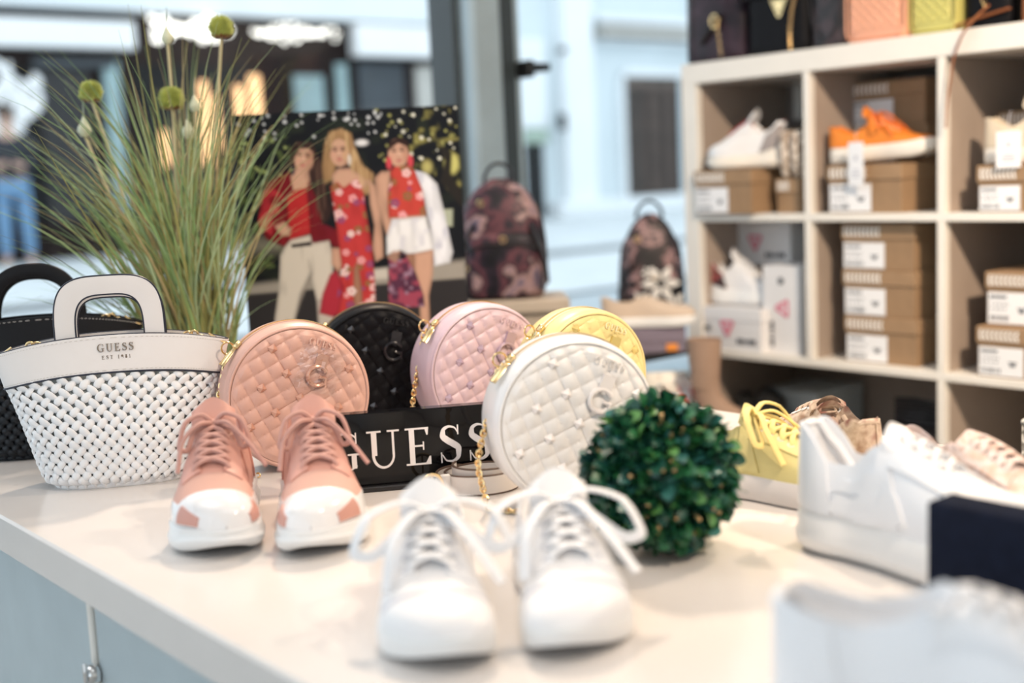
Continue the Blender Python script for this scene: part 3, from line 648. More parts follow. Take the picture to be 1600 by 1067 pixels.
def round_bag(name, label, loc, rz, m, dark, stud, group, D=.195, dp=.07, roll=0, wrap=False, chain_path=None, letters=True, seed=0):
    T_ = thing(name, label, 'handbag', loc, rz, group); r = D/2; f = -dp/2
    ra = R(-roll); ca, sa = math.cos(ra), math.sin(ra)
    fr = lambda x, y, z: (x*ca-y*sa, f-z, r+x*sa+y*ca)          # face frame (x right, y up, z outward)
    ang = np.arange(96)*2*math.pi/96
    prof = [(r-.009, f+.0005), (r-.004, f+.0015), (r-.0012, f+.006), (r, f+.014), (r+.0006, 0), (r, -f-.014), (r-.0012, -f-.006), (r-.004, -f-.0015), (r-.009, -f-.0005)]
    G = np.array([[(a*math.cos(t), y, r+a*math.sin(t)) for t in ang] for a, y in prof])
    MB().grid(G, cv=True).build('gusset', m, T_)
    # quilted panel
    pit = .0198; k1 = 74; rad = (r-.0085)*np.sqrt(np.linspace(0, 1, k1)); an = np.arange(200)*2*math.pi/200
    rr_, aa = np.meshgrid(rad, an, indexing='ij'); x, y = rr_*np.cos(aa), rr_*np.sin(aa)
    u, v = (x+y)/math.sqrt(2)/pit, (y-x)/math.sqrt(2)/pit
    puff = np.sqrt(np.abs(np.sin(np.pi*u)*np.sin(np.pi*v))+1e-6); edge = np.clip((r-.0085-rr_)/.008, 0, 1)
    h = .0034*puff*edge + .003*np.sqrt(np.clip(1-(rr_/r)**2, 0, 1))
    X = np.stack([x*ca-y*sa, f-h-.0005, r+x*sa+y*ca], -1)
    fp = MB().grid(X, cv=True, flip=True).build('front_panel', m, T_)
    # stitching along the quilting lines
    st = MB(); ln = .0022
    for fam in (0, 1):
        for i in range(-6, 7):
            q = -r
            while q < r:
                mid = q+ln/2; uu, vv = (i*pit, mid) if fam == 0 else (mid, i*pit)
                xx, yy = (uu-vv)/math.sqrt(2), (uu+vv)/math.sqrt(2)
                if math.hypot(xx, yy) < r-.011:
                    dx, dy = ((-1, 1) if fam == 0 else (1, 1)); dx *= ln/2/math.sqrt(2); dy *= ln/2/math.sqrt(2)
                    zz = .003*math.sqrt(1-(math.hypot(xx, yy)/r)**2)+.0012; nx, ny = -dy/ln*.0007, dx/ln*.0007
                    st.add([fr(xx-dx-nx, yy-dy-ny, zz-.001), fr(xx+dx-nx, yy+dy-ny, zz-.001), fr(xx+dx+nx, yy+dy+ny, zz-.001), fr(xx-dx+nx, yy-dy+ny, zz-.001), fr(xx-dx, yy-dy, zz), fr(xx+dx, yy+dy, zz)],
                           [(0, 1, 5, 4), (1, 2, 5), (2, 3, 4, 5), (3, 0, 4)])
                q += ln*1.7
    o = st.build('stitching', dark, fp, smooth=False); o['kind'] = 'stuff'
    MB().grid(np.array([[(a*math.cos(t), -f-.0003+b, r+a*math.sin(t)) for t in ang] for a, b in ((r-.008, 0), (r*.7, .002), (r*.4, .003), (.0005, .0032))]), cv=True).build('back_panel', m, T_)
    for yy, nm in ((f+.0005, 'front_piping'), (-f-.0005, 'back_piping')):
        MB().tube([((r-.006)*math.cos(t), yy, r+(r-.006)*math.sin(t)) for t in ang], .0026, 8, closed=True, up=(0, 1, 0)).build(nm, m, T_)
    # zip along the top of the gusset
    za = np.radians(np.linspace(28, 152, 60)-roll*.6)
    ztape = [np.array([((r+.0009)*math.cos(t), y, r+(r+.0009)*math.sin(t)) for t in za]) for y in (-.0075, .0075)]
    zo = MB().grid(np.array([ztape[0], ztape[1]])).build('zip_tape', dark, T_)
    zm = MB()
    for k, t in enumerate(np.radians(np.linspace(28, 152, 150)-roll*.6)):
        o_ = .0008 if k % 2 else -.0008; c_, s__ = math.cos(t), math.sin(t); e = .0011
        zm.tube([((r+.0016)*c_, o_-.0016, r+(r+.0016)*s__), ((r+.0016)*c_, o_+.0016, r+(r+.0016)*s__)], .00085, 5)
    o = zm.build('zip_teeth', GOLD, zo); o['kind'] = 'stuff'
    # pull at the left end of the zip
    t = R(146-roll*.6); c_, s__ = math.cos(t), math.sin(t); base = np.array([(r+.004)*c_, -.004, r+(r+.004)*s__])
    pm = MB().box(-.006, .006, -.005, .005, -.004, .004, .0015).xf(Matrix.Translation(base) @ Matrix.Rotation(-t+math.pi/2, 4, 'Y'))
    tang = np.array([-s__, 0, c_]); pm.tube([base+tang*.006+(0, -.004, 0), base+tang*.014+(-.002, -.010, 0), base+tang*.030+(-.004, -.012, -.004)], [.0022, .0052, .0062], 8, flat=.45)
    pm.build('zip_pull', GOLD, T_)
    rp = np.array([(r+.008)*math.cos(R(160-roll)), .012, r+(r+.008)*math.sin(R(160-roll))])
    rm = MB().tube([rp+np.array([.0085*math.cos(a), 0, .0085*math.sin(a)]) for a in np.arange(20)*math.pi/10], .0014, 6, closed=True)
    rm.tube([rp+(.004, 0, -.004), rp+(.001, 0, -.016), rp+(-.004, 0, -.022)], .0022, 6); rm.build('strap_ring', GOLD, T_)
    if chain_path is None: chain_path = [rp+(-.002, 0, -.012), rp+(-.010, -.004, -.040), (-r-.014, -.004, .060), (-r-.010, -.004, .030), (-r-.004, -.012, .0045), (-r+.04, -.052, .0045)]
    chain(T_, chain_path)
    # pyramid studs on every second crossing
    sm = MB(); b = .0054
    sm.add([(-b, -b, 0), (b, -b, 0), (b, b, 0), (-b, b, 0), (-b*.92, -b*.92, .0012), (b*.92, -b*.92, .0012), (b*.92, b*.92, .0012), (-b*.92, b*.92, .0012), (0, 0, .0062)],
           [(0, 1, 5, 4), (1, 2, 6, 5), (2, 3, 7, 6), (3, 0, 4, 7), (4, 5, 8), (5, 6, 8), (6, 7, 8), (7, 4, 8)])
    sme = sm.mesh('stud', stud, False)
    MF = Matrix(((ca, -sa, 0), (0, 0, -1), (sa, ca, 0))).to_4x4()
    for i in range(-6, 7, 1):
        for j in range(-6, 7, 1):
            if (i % 2) or (j % 2): continue
            xx, yy = (i-j)*pit/math.sqrt(2), (i+j)*pit/math.sqrt(2)
            xx, yy = xx+0, yy+0
            if math.hypot(xx, yy) > r-.018 or (yy > .025 and -.015 < xx < .05) : continue
            p = fr(xx, yy, .003*math.sqrt(1-(math.hypot(xx, yy)/r)**2)+.0022)
            o = link('stud', sme, T_, p); o.rotation_euler = (MF @ Matrix.Rotation(R(45), 4, 'Z')).to_euler()
    # letters and hanging letter charm
    lx = .010
    frl = lambda x, y, z: fr(x+lx, y+r*.735, z+.0064)
    word('GUESS', .0085, .0020, frl, .0014, stud if not dark else dark, fp, 'letter')
    cm = MB()
    ring_ = [(lx+.004+.0135*math.cos(R(a)), r*.34+.0135*math.sin(R(a))) for a in range(38, 330, 12)]
    cm.tube([fr(px, py, .0085) for px, py in ring_], .0030, 8)
    cm.tube([fr(lx+.004+.0125, r*.34-.010, .0085), fr(lx+.004+.0125, r*.34-.001, .0085), fr(lx+.004+.003, r*.34-.001, .0085)], .0026, 8)
    cm.prism([(lx-.004, r*.34+.014), (lx+.012, r*.34+.014), (lx+.012, r*.34+.031), (lx-.004, r*.34+.031)], .006, .0105, fr)
    cm.prism([(lx+.001, r*.34+.008), (lx+.007, r*.34+.008), (lx+.007, r*.34+.016), (lx+.001, r*.34+.016)], .006, .009, fr)
    cm.build('letter_charm', stud, T_, ang=40)
    if wrap:
        g_ = np.random.RandomState(3); n = 15
        G = np.array([[fr(lx+.004+.058*(i/(n-1)-.5)*(1+.25*g_.rand()), r*.42+.062*(j/(n-1)-.5), .0125*math.exp(-3.2*((i/(n-1)-.5)**2+(j/(n-1)-.5)**2)*1.3)+.0035*g_.rand()+.0025) for j in range(n)] for i in range(n)])
        MB().grid(G).build('clear_film', FILM, T_, ang=180, smooth=False)
    return T_
FILM = glass_mat('clear_film', refl=.2)
BPINK = mat('dusty_pink_leather', (.70, .41, .335), .38, var=.03, bump=.08, bs=700); BPINKD = mat('pink_thread', (.74, .50, .42), .7)
BBLK = mat('black_leather', (.008, .008, .010), .42, var=.1, bump=.08, bs=700, spec=.08); BBLKD = mat('black_thread', (.02, .02, .022), .6)
BLIL = mat('lilac_leather', (.62, .46, .52), .38, var=.03, bump=.08, bs=700); BLILD = mat('lilac_thread', (.70, .54, .58), .7)
BYEL = mat('pale_yellow_leather', (.72, .60, .27), .38, var=.03, bump=.08, bs=700); BYELD = mat('yellow_thread', (.82, .74, .50), .7)
BWHT = mat('pearl_white_leather', (.80, .78, .77), .32, var=.02, bump=.08, bs=700, coat=.3); BWHTD = mat('white_thread', (.74, .70, .66), .7)
SPINK = mat('pink_enamel', (.72, .40, .30), .22, .4); SBLK = mat('black_enamel', (.02, .02, .025), .12, .3); SLIL = mat('lilac_enamel', (.52, .40, .50), .2, .4)
SYEL = mat('gold_enamel', (.72, .58, .22), .25, .5); SWHT = mat('pearl_enamel', (.85, .80, .78), .15, .1)
BG = 'round quilted studded handbags'
def bag_at(cx_, cy_, dist): p = at(cx_, cy_, dist); return (p[0], p[1], TZ)
BR = .0985
def bag_loc(px, pyb, rz, dp=.07):
    """base centre of a bag whose front disc touches the table at photo point (px, pyb)"""
    p = table(px, pyb); return (p[0]-math.sin(rz)*dp/2, p[1]+math.cos(rz)*dp/2, TZ)
for args in (
    ('pink round quilted handbag with clear film over its charm', 476, 734, -17, BPINK, BPINKD, SPINK, 20, True, .207),
    ('black round quilted handbag leaning behind the black lettered sign', 600, 680, -26, BBLK, BBLKD, SBLK, 14, False, .205),
    ('lilac round quilted handbag with gold chain beside the black one', 770, 684, -10, BLIL, BLILD, SLIL, 22, False, .205),
    ('pale yellow round quilted handbag behind the white one', 932, 690, -9, BYEL, BYELD, SYEL, 22, False, .196),
    ('pearl white round quilted handbag beside the boxwood ball', 908, 792, -24, BWHT, BWHTD, SWHT, 24, False, .204)):
    lb, px, py, rz, m1, m2, m3, roll, wr, D_ = args
    round_bag('round_handbag', lb, bag_loc(px, py, R(rz)), R(rz), m1, m2, m3, BG, D=D_, roll=roll, wrap=wr)

# ================================================================== woven handbags
def woven_bag(name, label, loc, rz, m, mband, edge, inner, group, letters=True, hgt=.198, wt=.139, wb=.100, iw=.027, hn=3.6, ht=.0016):
    """basket of woven diagonal straps under a leather band with two arched handles"""
    T_ = thing(name, label, 'handbag', loc, rz, group)
    zb, zband = .004, hgt-.050
    A = lambda v: ci(v, [(0, wb*.86), (.07, wb), (.4, wb+(wt-wb)*.36), (.7, wb+(wt-wb)*.66), (1, wt)])
    B = lambda v: ci(v, [(0, .046), (.07, .056), (.4, .058), (.8, .040), (1, .026)])
    def S(p, v, off=0):
        """p: 0..1 around, v: 0..1 up"""
        a = 2*np.pi*np.asarray(p, float); c, s_ = np.cos(a), np.sin(a); n = 2.7
        ux = np.sign(c)*np.abs(c)**(2/n); uy = np.sign(s_)*np.abs(s_)**(2/n)
        x = (A(v)+off)*ux; y = (B(v)+off)*uy
        arch = .007*(1-(x/(wt+.001))**2)*np.asarray(v)
        return np.stack([x, y, zb+np.asarray(v)*(zband-zb)+arch-.007*np.asarray(v)*(np.abs(x)/wt)**3], -1)
    # even spacing around: table of arc length at mid height
    pg = np.linspace(0, 1, 1600); Q = S(pg, np.full(1600, .55)); dl = np.concatenate([[0], np.cumsum(np.linalg.norm(np.diff(Q, axis=0), axis=1))]); per = dl[-1]
    par = lambda l: np.interp(np.mod(l, per), dl, pg)
    v_, p_ = np.meshgrid(np.linspace(0, 1, 14), np.linspace(0, 1, 72, endpoint=False), indexing='ij')
    body = MB().grid(S(p_, v_, -.0035), cv=True); n = 72
    body.f.append(tuple(range(n)))
    body.build('inner_body', inner, T_)
    NS = 36; ph = per/NS; Hh = zband-zb; pitch = ph; base = .0021
    for fam in (1, -1):
        for k in range(NS):
            m_ = 72; h = np.linspace(-.001, Hh*.995, m_); l = k*ph + fam*h + .0
            wv = fam*np.cos(2*np.pi*h/ph); wv = np.sign(wv)*np.abs(wv)**.6        # over and under by turns: the two families cross every ph/2 of height
            off = base + .0015*wv
            v = np.clip(h/Hh, 0, 1.0)
            C = S(par(l), v, 0); 
            e = 1e-3; Np = S(par(l), v, .004)-C; Np[:, 2] = 0; Np /= np.linalg.norm(Np, axis=1, keepdims=True)+1e-9
            Tn = np.gradient(C, axis=0); Tn /= np.linalg.norm(Tn, axis=1, keepdims=True)+1e-9
            Bn = np.cross(Tn, Np); Bn /= np.linalg.norm(Bn, axis=1, keepdims=True)+1e-9
            hw = ph/math.sqrt(2)*(.36+.145*np.clip(wv, -.6, 1))
            rows = []
            for a, z in ((-1, -.0012), (-.88, .0004), (-.45, .0014), (0, .0020), (.45, .0016), (.88, .0004), (1, -.0012)):
                rows.append(C+Np*(off+z)[:, None]+Bn*(hw*a)[:, None])
            MB().grid(np.stack(rows, 1)).build('woven_strap', m, T_, ang=80)
    # bottom rim
    a = np.linspace(0, 1, 90, endpoint=False)
    MB().tube(S(a, np.full(90, .0), .001), .0055, 8, closed=True).build('bottom_rim', m, T_)
    # leather band
    vb = np.linspace(0, 1, 10)
    def Bd(p, t, off=0):
        q = S(p, np.full_like(np.asarray(p, float), 1.0), .0015+off); q = q.copy(); top = .050-.004*np.abs(np.asarray(q[..., 0])/wt)**2
        q[..., 1] *= (1-.30*t)*1.0; q[..., 0] *= 1+.085*t
        q[..., 2] += t*top; return q
    pp_ = np.linspace(0, 1, 120, endpoint=False)
    ro = [Bd(pp_, t, .0042) for t in vb]; ri = [Bd(pp_, t, -.0012) for t in vb[::-1]]
    MB().grid(np.array(ro+ri), cv=True, cu=True).build('leather_band', mband, T_, ang=50)
    for t, nm in ((0, 'band_edge'), (1, 'band_edge')):
        MB().tube(Bd(pp_, t, .0044 if t == 0 else .0024), .0013, 6, closed=True).build(nm, edge, T_)
    stm = MB()
    for t in (.07, .93):
        P = Bd(np.linspace(.5, 1, 161), t, .0046)
        for i in range(0, 160, 2): stm.tube([P[i], P[i+1]], .0004, 4)
    o = stm.build('band_stitching', SEAMG, T_); o['kind'] = 'stuff'
    # arched handles, front and back
    def handle(y, lean, dz):
        z0 = hgt+.004; ox, oh = .072, .084
        o_ = []; i_ = []
        for k in range(41):
            a = math.pi*(1-k/40); c_, s__ = math.cos(a), math.sin(a)
            ex = abs(c_)**(2/hn)*(1 if c_ > 0 else -1); ez = abs(s__)**(2/hn)
            o_.append((ox*ex, (oh)*ez)); i_.append(((ox-iw)*ex, (oh-iw*.95)*ez))
        o_ = [(-ox-.004, -.030)]+o_+[(ox+.004, -.030)]; i_ = [(-ox+iw-.004, -.030)]+i_+[(ox-iw+.004, -.030)]
        f = lambda x, yy, zz: (x, y+zz+lean*max(0, yy), z0+dz+yy)
        hb_ = MB(); 
        md_ = [((a+c)/2, (b+d)/2) for (a, b), (c, d) in zip(o_, i_)]
        fr_ = [f(a, b, -ht) for a, b in o_], [f(a, b, -ht*1.6) for a, b in md_], [f(a, b, -ht) for a, b in i_], [f(a, b, ht) for a, b in i_], [f(a, b, ht*1.6) for a, b in md_], [f(a, b, ht) for a, b in o_]
        hb_.grid(np.array(fr_), cu=True)
        h_ = hb_.build('handle', mband, T_, ang=40)
        for pts in (o_, i_):
            MB().tube([f(a, b, -.0008) for a, b in pts], .0013, 6).build('handle_edge', edge, h_)
        return h_
    handle(-.0145, .03, .0); handle(.0145, -.03, -.006)
    for sx in (-1, 1):
        cl = MB(); p = np.array([sx*.100, .0, hgt+.002])
        for k in range(3): cl.tube([p+(sx*k*.008+.002+.0055*math.cos(a), .005*(1-k % 2)*math.sin(a)-.006, .0045*(k % 2+.4)*math.sin(a)-.002-.003*k) for a in np.arange(14)*math.pi/7], .0016, 6, closed=True)
        cl.tube([p+(sx*.03, -.006, -.004), p+(sx*.04, -.008, -.012), p+(sx*.052, -.008, -.018)], [.003, .005, .004], 8, flat=.5)
        cl.build('strap_clip', GOLD, T_)
    if letters:
        yb = Bd(np.array([.75]), .55, .0046)[0]
        fw = lambda dz: (lambda x, y, z: (x+.006, yb[1]-z+.012*(x+.006)**2/.02-.0003+.10*(y+dz), yb[2]+y+dz))
        word('GUESS', .0105, .0022, fw(.001), .0007, EMBOSS, T_, 'letter')
        word('EST 1981', .0050, .0022, fw(-.0095), .0005, EMBOSS, T_, 'small_lettering', join=True)
    return T_
SEAMG = mat('band_thread', (.66, .62, .58), .7); EMBOSS = mat('bronze_emboss', (.26, .20, .15), .35, .6)
WWOV = mat('white_woven_leather', (.82, .82, .83), .42, var=.02, bump=.05, bs=500); WBAND = mat('white_band_leather', (.82, .78, .76), .4, var=.015, bump=.05, bs=500)
BWOV = mat('black_woven_leather', (.009, .011, .015), .38, var=.15, spec=.3); BBAND = mat('black_band_leather', (.008, .008, .010), .38, spec=.2)
EDGEB = mat('black_edge_paint', (.015, .018, .035), .4); INGREY = mat('grey_lining', (.60, .64, .64), .8)
p = table(188, 762)
woven_bag('woven_handbag', 'white woven leather handbag with dark edged arched handles', (p[0]+.027, p[1]+.050, TZ), R(-27), WWOV, WBAND, EDGEB, INGREY, 'woven handbags')
p = table(78, 705)
woven_bag('woven_handbag', 'black woven leather handbag behind the white one at the left edge', (p[0]+.0, p[1]+.0, TZ), R(-24), BWOV, BBAND, BBAND, BBAND, 'woven handbags', letters=False, hgt=.206, iw=.0185, hn=2.4, ht=.005)

# ================================================================== lettered sign, belt
SIGNB = mat('black_acrylic', (.004, .004, .005), .05, var=.1, spec=.25); SIGNL = mat('white_sign_letter', (.88, .84, .84), .4)
p = table(566, 766)
SW, SH = .262, .102
u_ = np.array([math.cos(R(-30)), math.sin(R(-30)), 0]); l0 = on_z(510, 773, TZ)
c_ = l0+u_*SW/2
sg = thing('lettered_sign', 'glossy black sign block with white lettering among the round handbags', 'sign', tuple(c_), R(-30))
MB().box(-SW/2, SW/2, 0, .020, .007, SH, .0012).build('block', SIGNB, sg, ang=30)
MB().box(-SW/2-.001, SW/2+.001, -.010, .024, 0, .007, .0015).build('base', BLACKM, sg, ang=30)
word('GUESS', .049, .0075, lambda x, y, z: (x-.020, -z, .029+y), .0012, SIGNL, sg)
EDGEBR = mat('brown_edge_paint', (.10, .055, .035), .5); BELTM = mat('cream_belt_leather', (.80, .74, .69), .45)
p = table(752, 770)
bt = thing('rolled_belt', 'rolled cream belt with brown edges beside the pearl white handbag', 'belt', tuple(p+np.array([.012, .018, 0])), R(-30))
th_ = np.linspace(0, 2*math.pi*2.15, 130); rr_ = .026+.0042*th_/(2*math.pi)*2
sp = np.stack([rr_*1.25*np.cos(th_+2.6), rr_*np.sin(th_+2.6), .001+.010*np.clip(1-th_/6, 0, 1)], 1)
bm_ = []
for q, s_ in ((sp, 0),):
    d = np.gradient(q, axis=0); nn = np.stack([-d[:, 1], d[:, 0]], 1); nn /= np.linalg.norm(nn, axis=1, keepdims=True)
    for dx, dz in ((-.0013, 0), (-.0013, .024), (.0013, .024), (.0013, 0)):
        bm_.append(np.column_stack([q[:, :2]+nn*dx, q[:, 2]+dz]))
MB().grid(np.array(bm_), cu=True).build('strap', BELTM, bt, ang=40)
for dz in (.0005, .0238): MB().tube(sp+np.array([0, 0, dz]), .0016, 6).build('edge', EDGEBR, bt)
bk = MB(); bx, by = sp[-1][:2]
bk.tube([(bx-.012+.014*math.cos(a)*1.0, by-.004, .014+.015*math.sin(a)) for a in np.arange(20)*math.pi/10], .0022, 6, closed=True)
bk.tube([(bx-.012, by-.005, .028), (bx-.012, by-.006, .0)], .0014, 6); bk.build('buckle', GOLD, bt)
MB().box(bx-.002, bx+.012, by-.005, by+.003, .0, .027, .002).build('belt_loop', BELTM, bt)

# ================================================================== boxwood ball
LG = [mat('boxwood_deep', (.006, .065, .038), .4, var=.3), mat('boxwood_green', (.018, .125, .045), .38, var=.3), mat('boxwood_blue_green', (.035, .15, .13), .3, var=.3), mat('boxwood_light', (.10, .27, .07), .35, var=.3)]
TWIG = mat('twig_tan', (.62, .40, .18), .6)
ctr = table(1040, 872)+np.array([.02, .022, 0]); RB = .0795
bx_ = thing('boxwood_ball', 'green artificial boxwood ball between pearl white handbag and yellow sneaker', 'plant', tuple(ctr))
MB().lathe([(0, RB*.18), (RB*.5, RB*.32), (RB*.8, RB*.8), (RB*.8, RB*1.2), (RB*.5, RB*1.68), (0, RB*1.82)], 24).build('core', LG[0], bx_)
def leaf_mesh(m, L, wd, cup):
    v = []
    for t, f in ((0, .05), (.2, .62), (.45, 1), (.72, .85), (.92, .42), (1, .03)):
        z = cup*(t-t*t*1.3)
        v += [(L*t, -wd*f, z+.12*wd*f), (L*t, 0, z-.0004), (L*t, wd*f, z+.12*wd*f)]
    fs = []
    for i in range(5):
        a = i*3; fs += [(a, a+1, a+4, a+3), (a+1, a+2, a+5, a+4)]
    return v, fs
variants = []
for m in LG:
    v, fs = leaf_mesh(m, .0185, .0074, .007); mb = MB().add(v, fs); variants.append((mb.mesh('leaf', m, True, 80), v, fs))
g = random.Random(11); leaves = []
NL = 2100; cam_dir = Vector(CAM-ctr-np.array([0, 0, RB])).normalized()
for i in range(NL):
    zc = 1-2*(i+.5)/NL; a = i*2.39996; q = math.sqrt(1-zc*zc); n = Vector((q*math.cos(a), q*math.sin(a), zc))
    rad = RB*(g.uniform(.80, 1.0)+.05*math.sin(a*3+zc*7)) - .006
    pos = Vector((0, 0, RB+.002))+n*rad
    d = (n+Vector((g.gauss(0, .75), g.gauss(0, .75), g.gauss(0, .75)))).normalized()
    qt = d.to_track_quat('X', 'Z'); qt = qt @ Matrix.Rotation(g.uniform(-1.2, 1.2), 3, 'X').to_quaternion()
    if (pos+d*.017).z < .001: continue
    sc_ = g.uniform(.7, 1.1); k = g.choices(range(4), (40, 34, 18, 8))[0]
    leaves.append((n.dot(cam_dir)*rad+g.uniform(0, .002), pos, qt, sc_, k))
leaves.sort(key=lambda t: -t[0])
big = [MB() for _ in LG]
for i, (_, pos, qt, s_, k) in enumerate(leaves):
    if i < 300:
        o = link('leaf', variants[k][0], bx_, pos); o.rotation_mode = 'QUATERNION'; o.rotation_quaternion = qt; o.scale = (s_,)*3
    else:
        big[k].add([pos+qt @ (Vector(p)*s_) for p in variants[k][1]], variants[k][2])
for k, mb in enumerate(big): mb.build('leaves', LG[k], bx_, ang=80, kind='stuff')
tw = MB()
for i in range(130):
    n = Vector((g.gauss(0, 1), g.gauss(0, 1), g.gauss(0, 1))).normalized(); a = Vector((0, 0, RB))+n*RB*.8; b = Vector((0, 0, RB))+n*RB*g.uniform(.9, 1.0)
    if b.z > .004: tw.tube([a, b], [.0012, .0022], 5)
tw.build('twigs', TWIG, bx_, kind='stuff')

# ================================================================== grass with allium heads
GR = [mat('grass_sage', (.22, .34, .13), .5, var=.2), mat('grass_olive', (.27, .27, .09), .5, var=.2), mat('grass_pale', (.36, .46, .25), .5, var=.15), mat('grass_dry', (.36, .29, .14), .55, var=.2)]
STEMM = mat('stem_tan', (.48, .42, .24), .55); FLO = mat('allium_green', (.38, .42, .10), .6, var=.25, vs_=60); FLOB = mat('allium_brown', (.22, .09, .03), .7); BUD = mat('bud_pale', (.58, .60, .44), .5); BUDT = mat('bud_tip', (.30, .36, .26), .5)
POT = mat('grey_pot', (.25, .24, .23), .7)
gc = at(318, 600, 2.12); gl = thing('potted_grass', 'tall artificial grass with round green allium heads behind the woven handbags', 'plant', (gc[0], gc[1], TZ))
pz = MB(); pz.lathe([(.0, 0), (.048, 0), (.052, .006), (.062, .09), (.066, .094), (.066, .10), (.060, .10), (.056, .085), (0, .085)], 32); pz.build('pot', POT, gl)
UR, UF = Vector((math.cos(YAW-.2), -math.sin(YAW-.2), 0)), Vector((math.sin(YAW-.2), math.cos(YAW-.2), 0))
g = random.Random(5); gm = [MB() for _ in GR]
for i in range(400):
    k = g.choices(range(4), (38, 30, 18, 14))[0]
    L = g.uniform(.34, .62) if g.random() < .78 else g.uniform(.2, .34)
    lean = g.gauss(-.06, .20) if g.random() < .62 else g.gauss(-.30, .34); lean = max(-1.0, min(.42, lean)); dep = g.gauss(0, .25); curl = g.uniform(-.10, .28)*(1 if lean > -.1 else -1)
    b = UR*(g.gauss(0, .020)+lean*.045)+UF*g.gauss(0, .02)+Vector((0, 0, .085)); wd = g.uniform(.0008, .0021)
    tw_ = g.uniform(-.8, .8); rows = []
    L *= 1-.30*abs(lean+.1)
    for j in range(10):
        t = j/9; th = lean*(.55+.45*t)+curl*t*t*1.1
        pt = b+UR*(L*t*math.sin(th))+UF*(L*t*math.sin(dep)*(.6+.4*t))+Vector((0, 0, L*t*math.cos(th)*math.cos(dep)-.10*L*t**4*abs(lean)))
        wv = wd*(1-t)**.85*1.6+.00022; s_ = (UR*math.cos(tw_)+UF*math.sin(tw_))*wv
        rows.append([pt-s_, pt+UF*(-.0004), pt+s_])
    gm[k].grid(np.array([[tuple(q) for q in r_] for r_ in rows]))
for k, mb in enumerate(gm): mb.build('grass_blades', GR[k], gl, ang=80, kind='stuff')
def stalk(px, py, top, rad, dist=2.12):
    p = Vector(at(px, py, dist))-Vector((gc[0], gc[1], TZ)); b = Vector((p.x*.12, p.y*.12, .085))
    mid = b.lerp(p, .5)+UR*(-.012 if p.z > .4 else .01); pts = [b, b.lerp(mid, .5)+UR*.004, mid, mid.lerp(p, .5)+UR*.003, p]
    P = np.array([tuple(q) for q in pts]); t = np.linspace(0, 1, 5); tt = np.linspace(0, 1, 18)
    st = MB().tube(np.stack([ci(tt, list(zip(t, P[:, i]))) for i in range(3)], 1), np.linspace(.0036, .0026, 18), 8).build('stem', STEMM, gl)
    if top == 'head':
        hd_ = MB(); c = p+Vector((0, 0, rad*.7))
        hd_.lathe([(0, -rad*.75), (rad*.6, -rad*.4), (rad*.75, .1*rad), (rad*.55, .5*rad), (0, .72*rad)], 16, tuple(c))
        for i in range(150):
            zc = 1-1.75*(i+.5)/150; a = i*2.4; q = math.sqrt(max(0, 1-zc*zc)); n = Vector((q*math.cos(a), q*math.sin(a), zc)); 
            hd_.tube([c+n*rad*.6, c+n*rad*.90, c+n*rad*g.uniform(1.02, 1.22)], [.0020, .0026, .0006], 5)
        h_ = hd_.build('flower_head', FLO, gl)
        br = MB()
        for i in range(12):
            a = i*.524; n = Vector((math.cos(a), math.sin(a), 0)); br.tube([c+Vector((0, 0, -rad*.8)), c+n*rad*.55+Vector((0, 0, -rad*.82)), c+n*rad*.95+Vector((0, 0, -rad*.62))], [.002, .004, .0008], 5, flat=.4)
        br.build('bract', FLOB, h_)
    else:
        bd = MB().lathe([(0, -rad*1.1), (rad*.55, -rad*1.0), (rad*.98, -rad*.35), (rad*.9, .25*rad), (rad*.45, rad), (rad*.18, rad*1.7), (0, rad*1.9)], 16, tuple(p+Vector((0, 0, rad))))
        b_ = bd.build('bud', BUD, gl)
        c = p+Vector((0, 0, rad*2.6)); MB().tube([c, c+Vector((0, 0, rad*1.6))+UR*.001, c+Vector((0, 0, rad*3.2))+UR*rad*.3], [.0014, .001, .0004], 5).build('bud_tip', BUDT, b_)
for a in ((346, 56, 'head', .0195), (143, 156, 'head', .0185), (269, 168, 'head', .0205), (262, 68, 'bud', .0105), (133, 213, 'bud', .0120), (295, 216, 'bud', .0115), (305, 174, 'bud', .010)): stalk(*a)

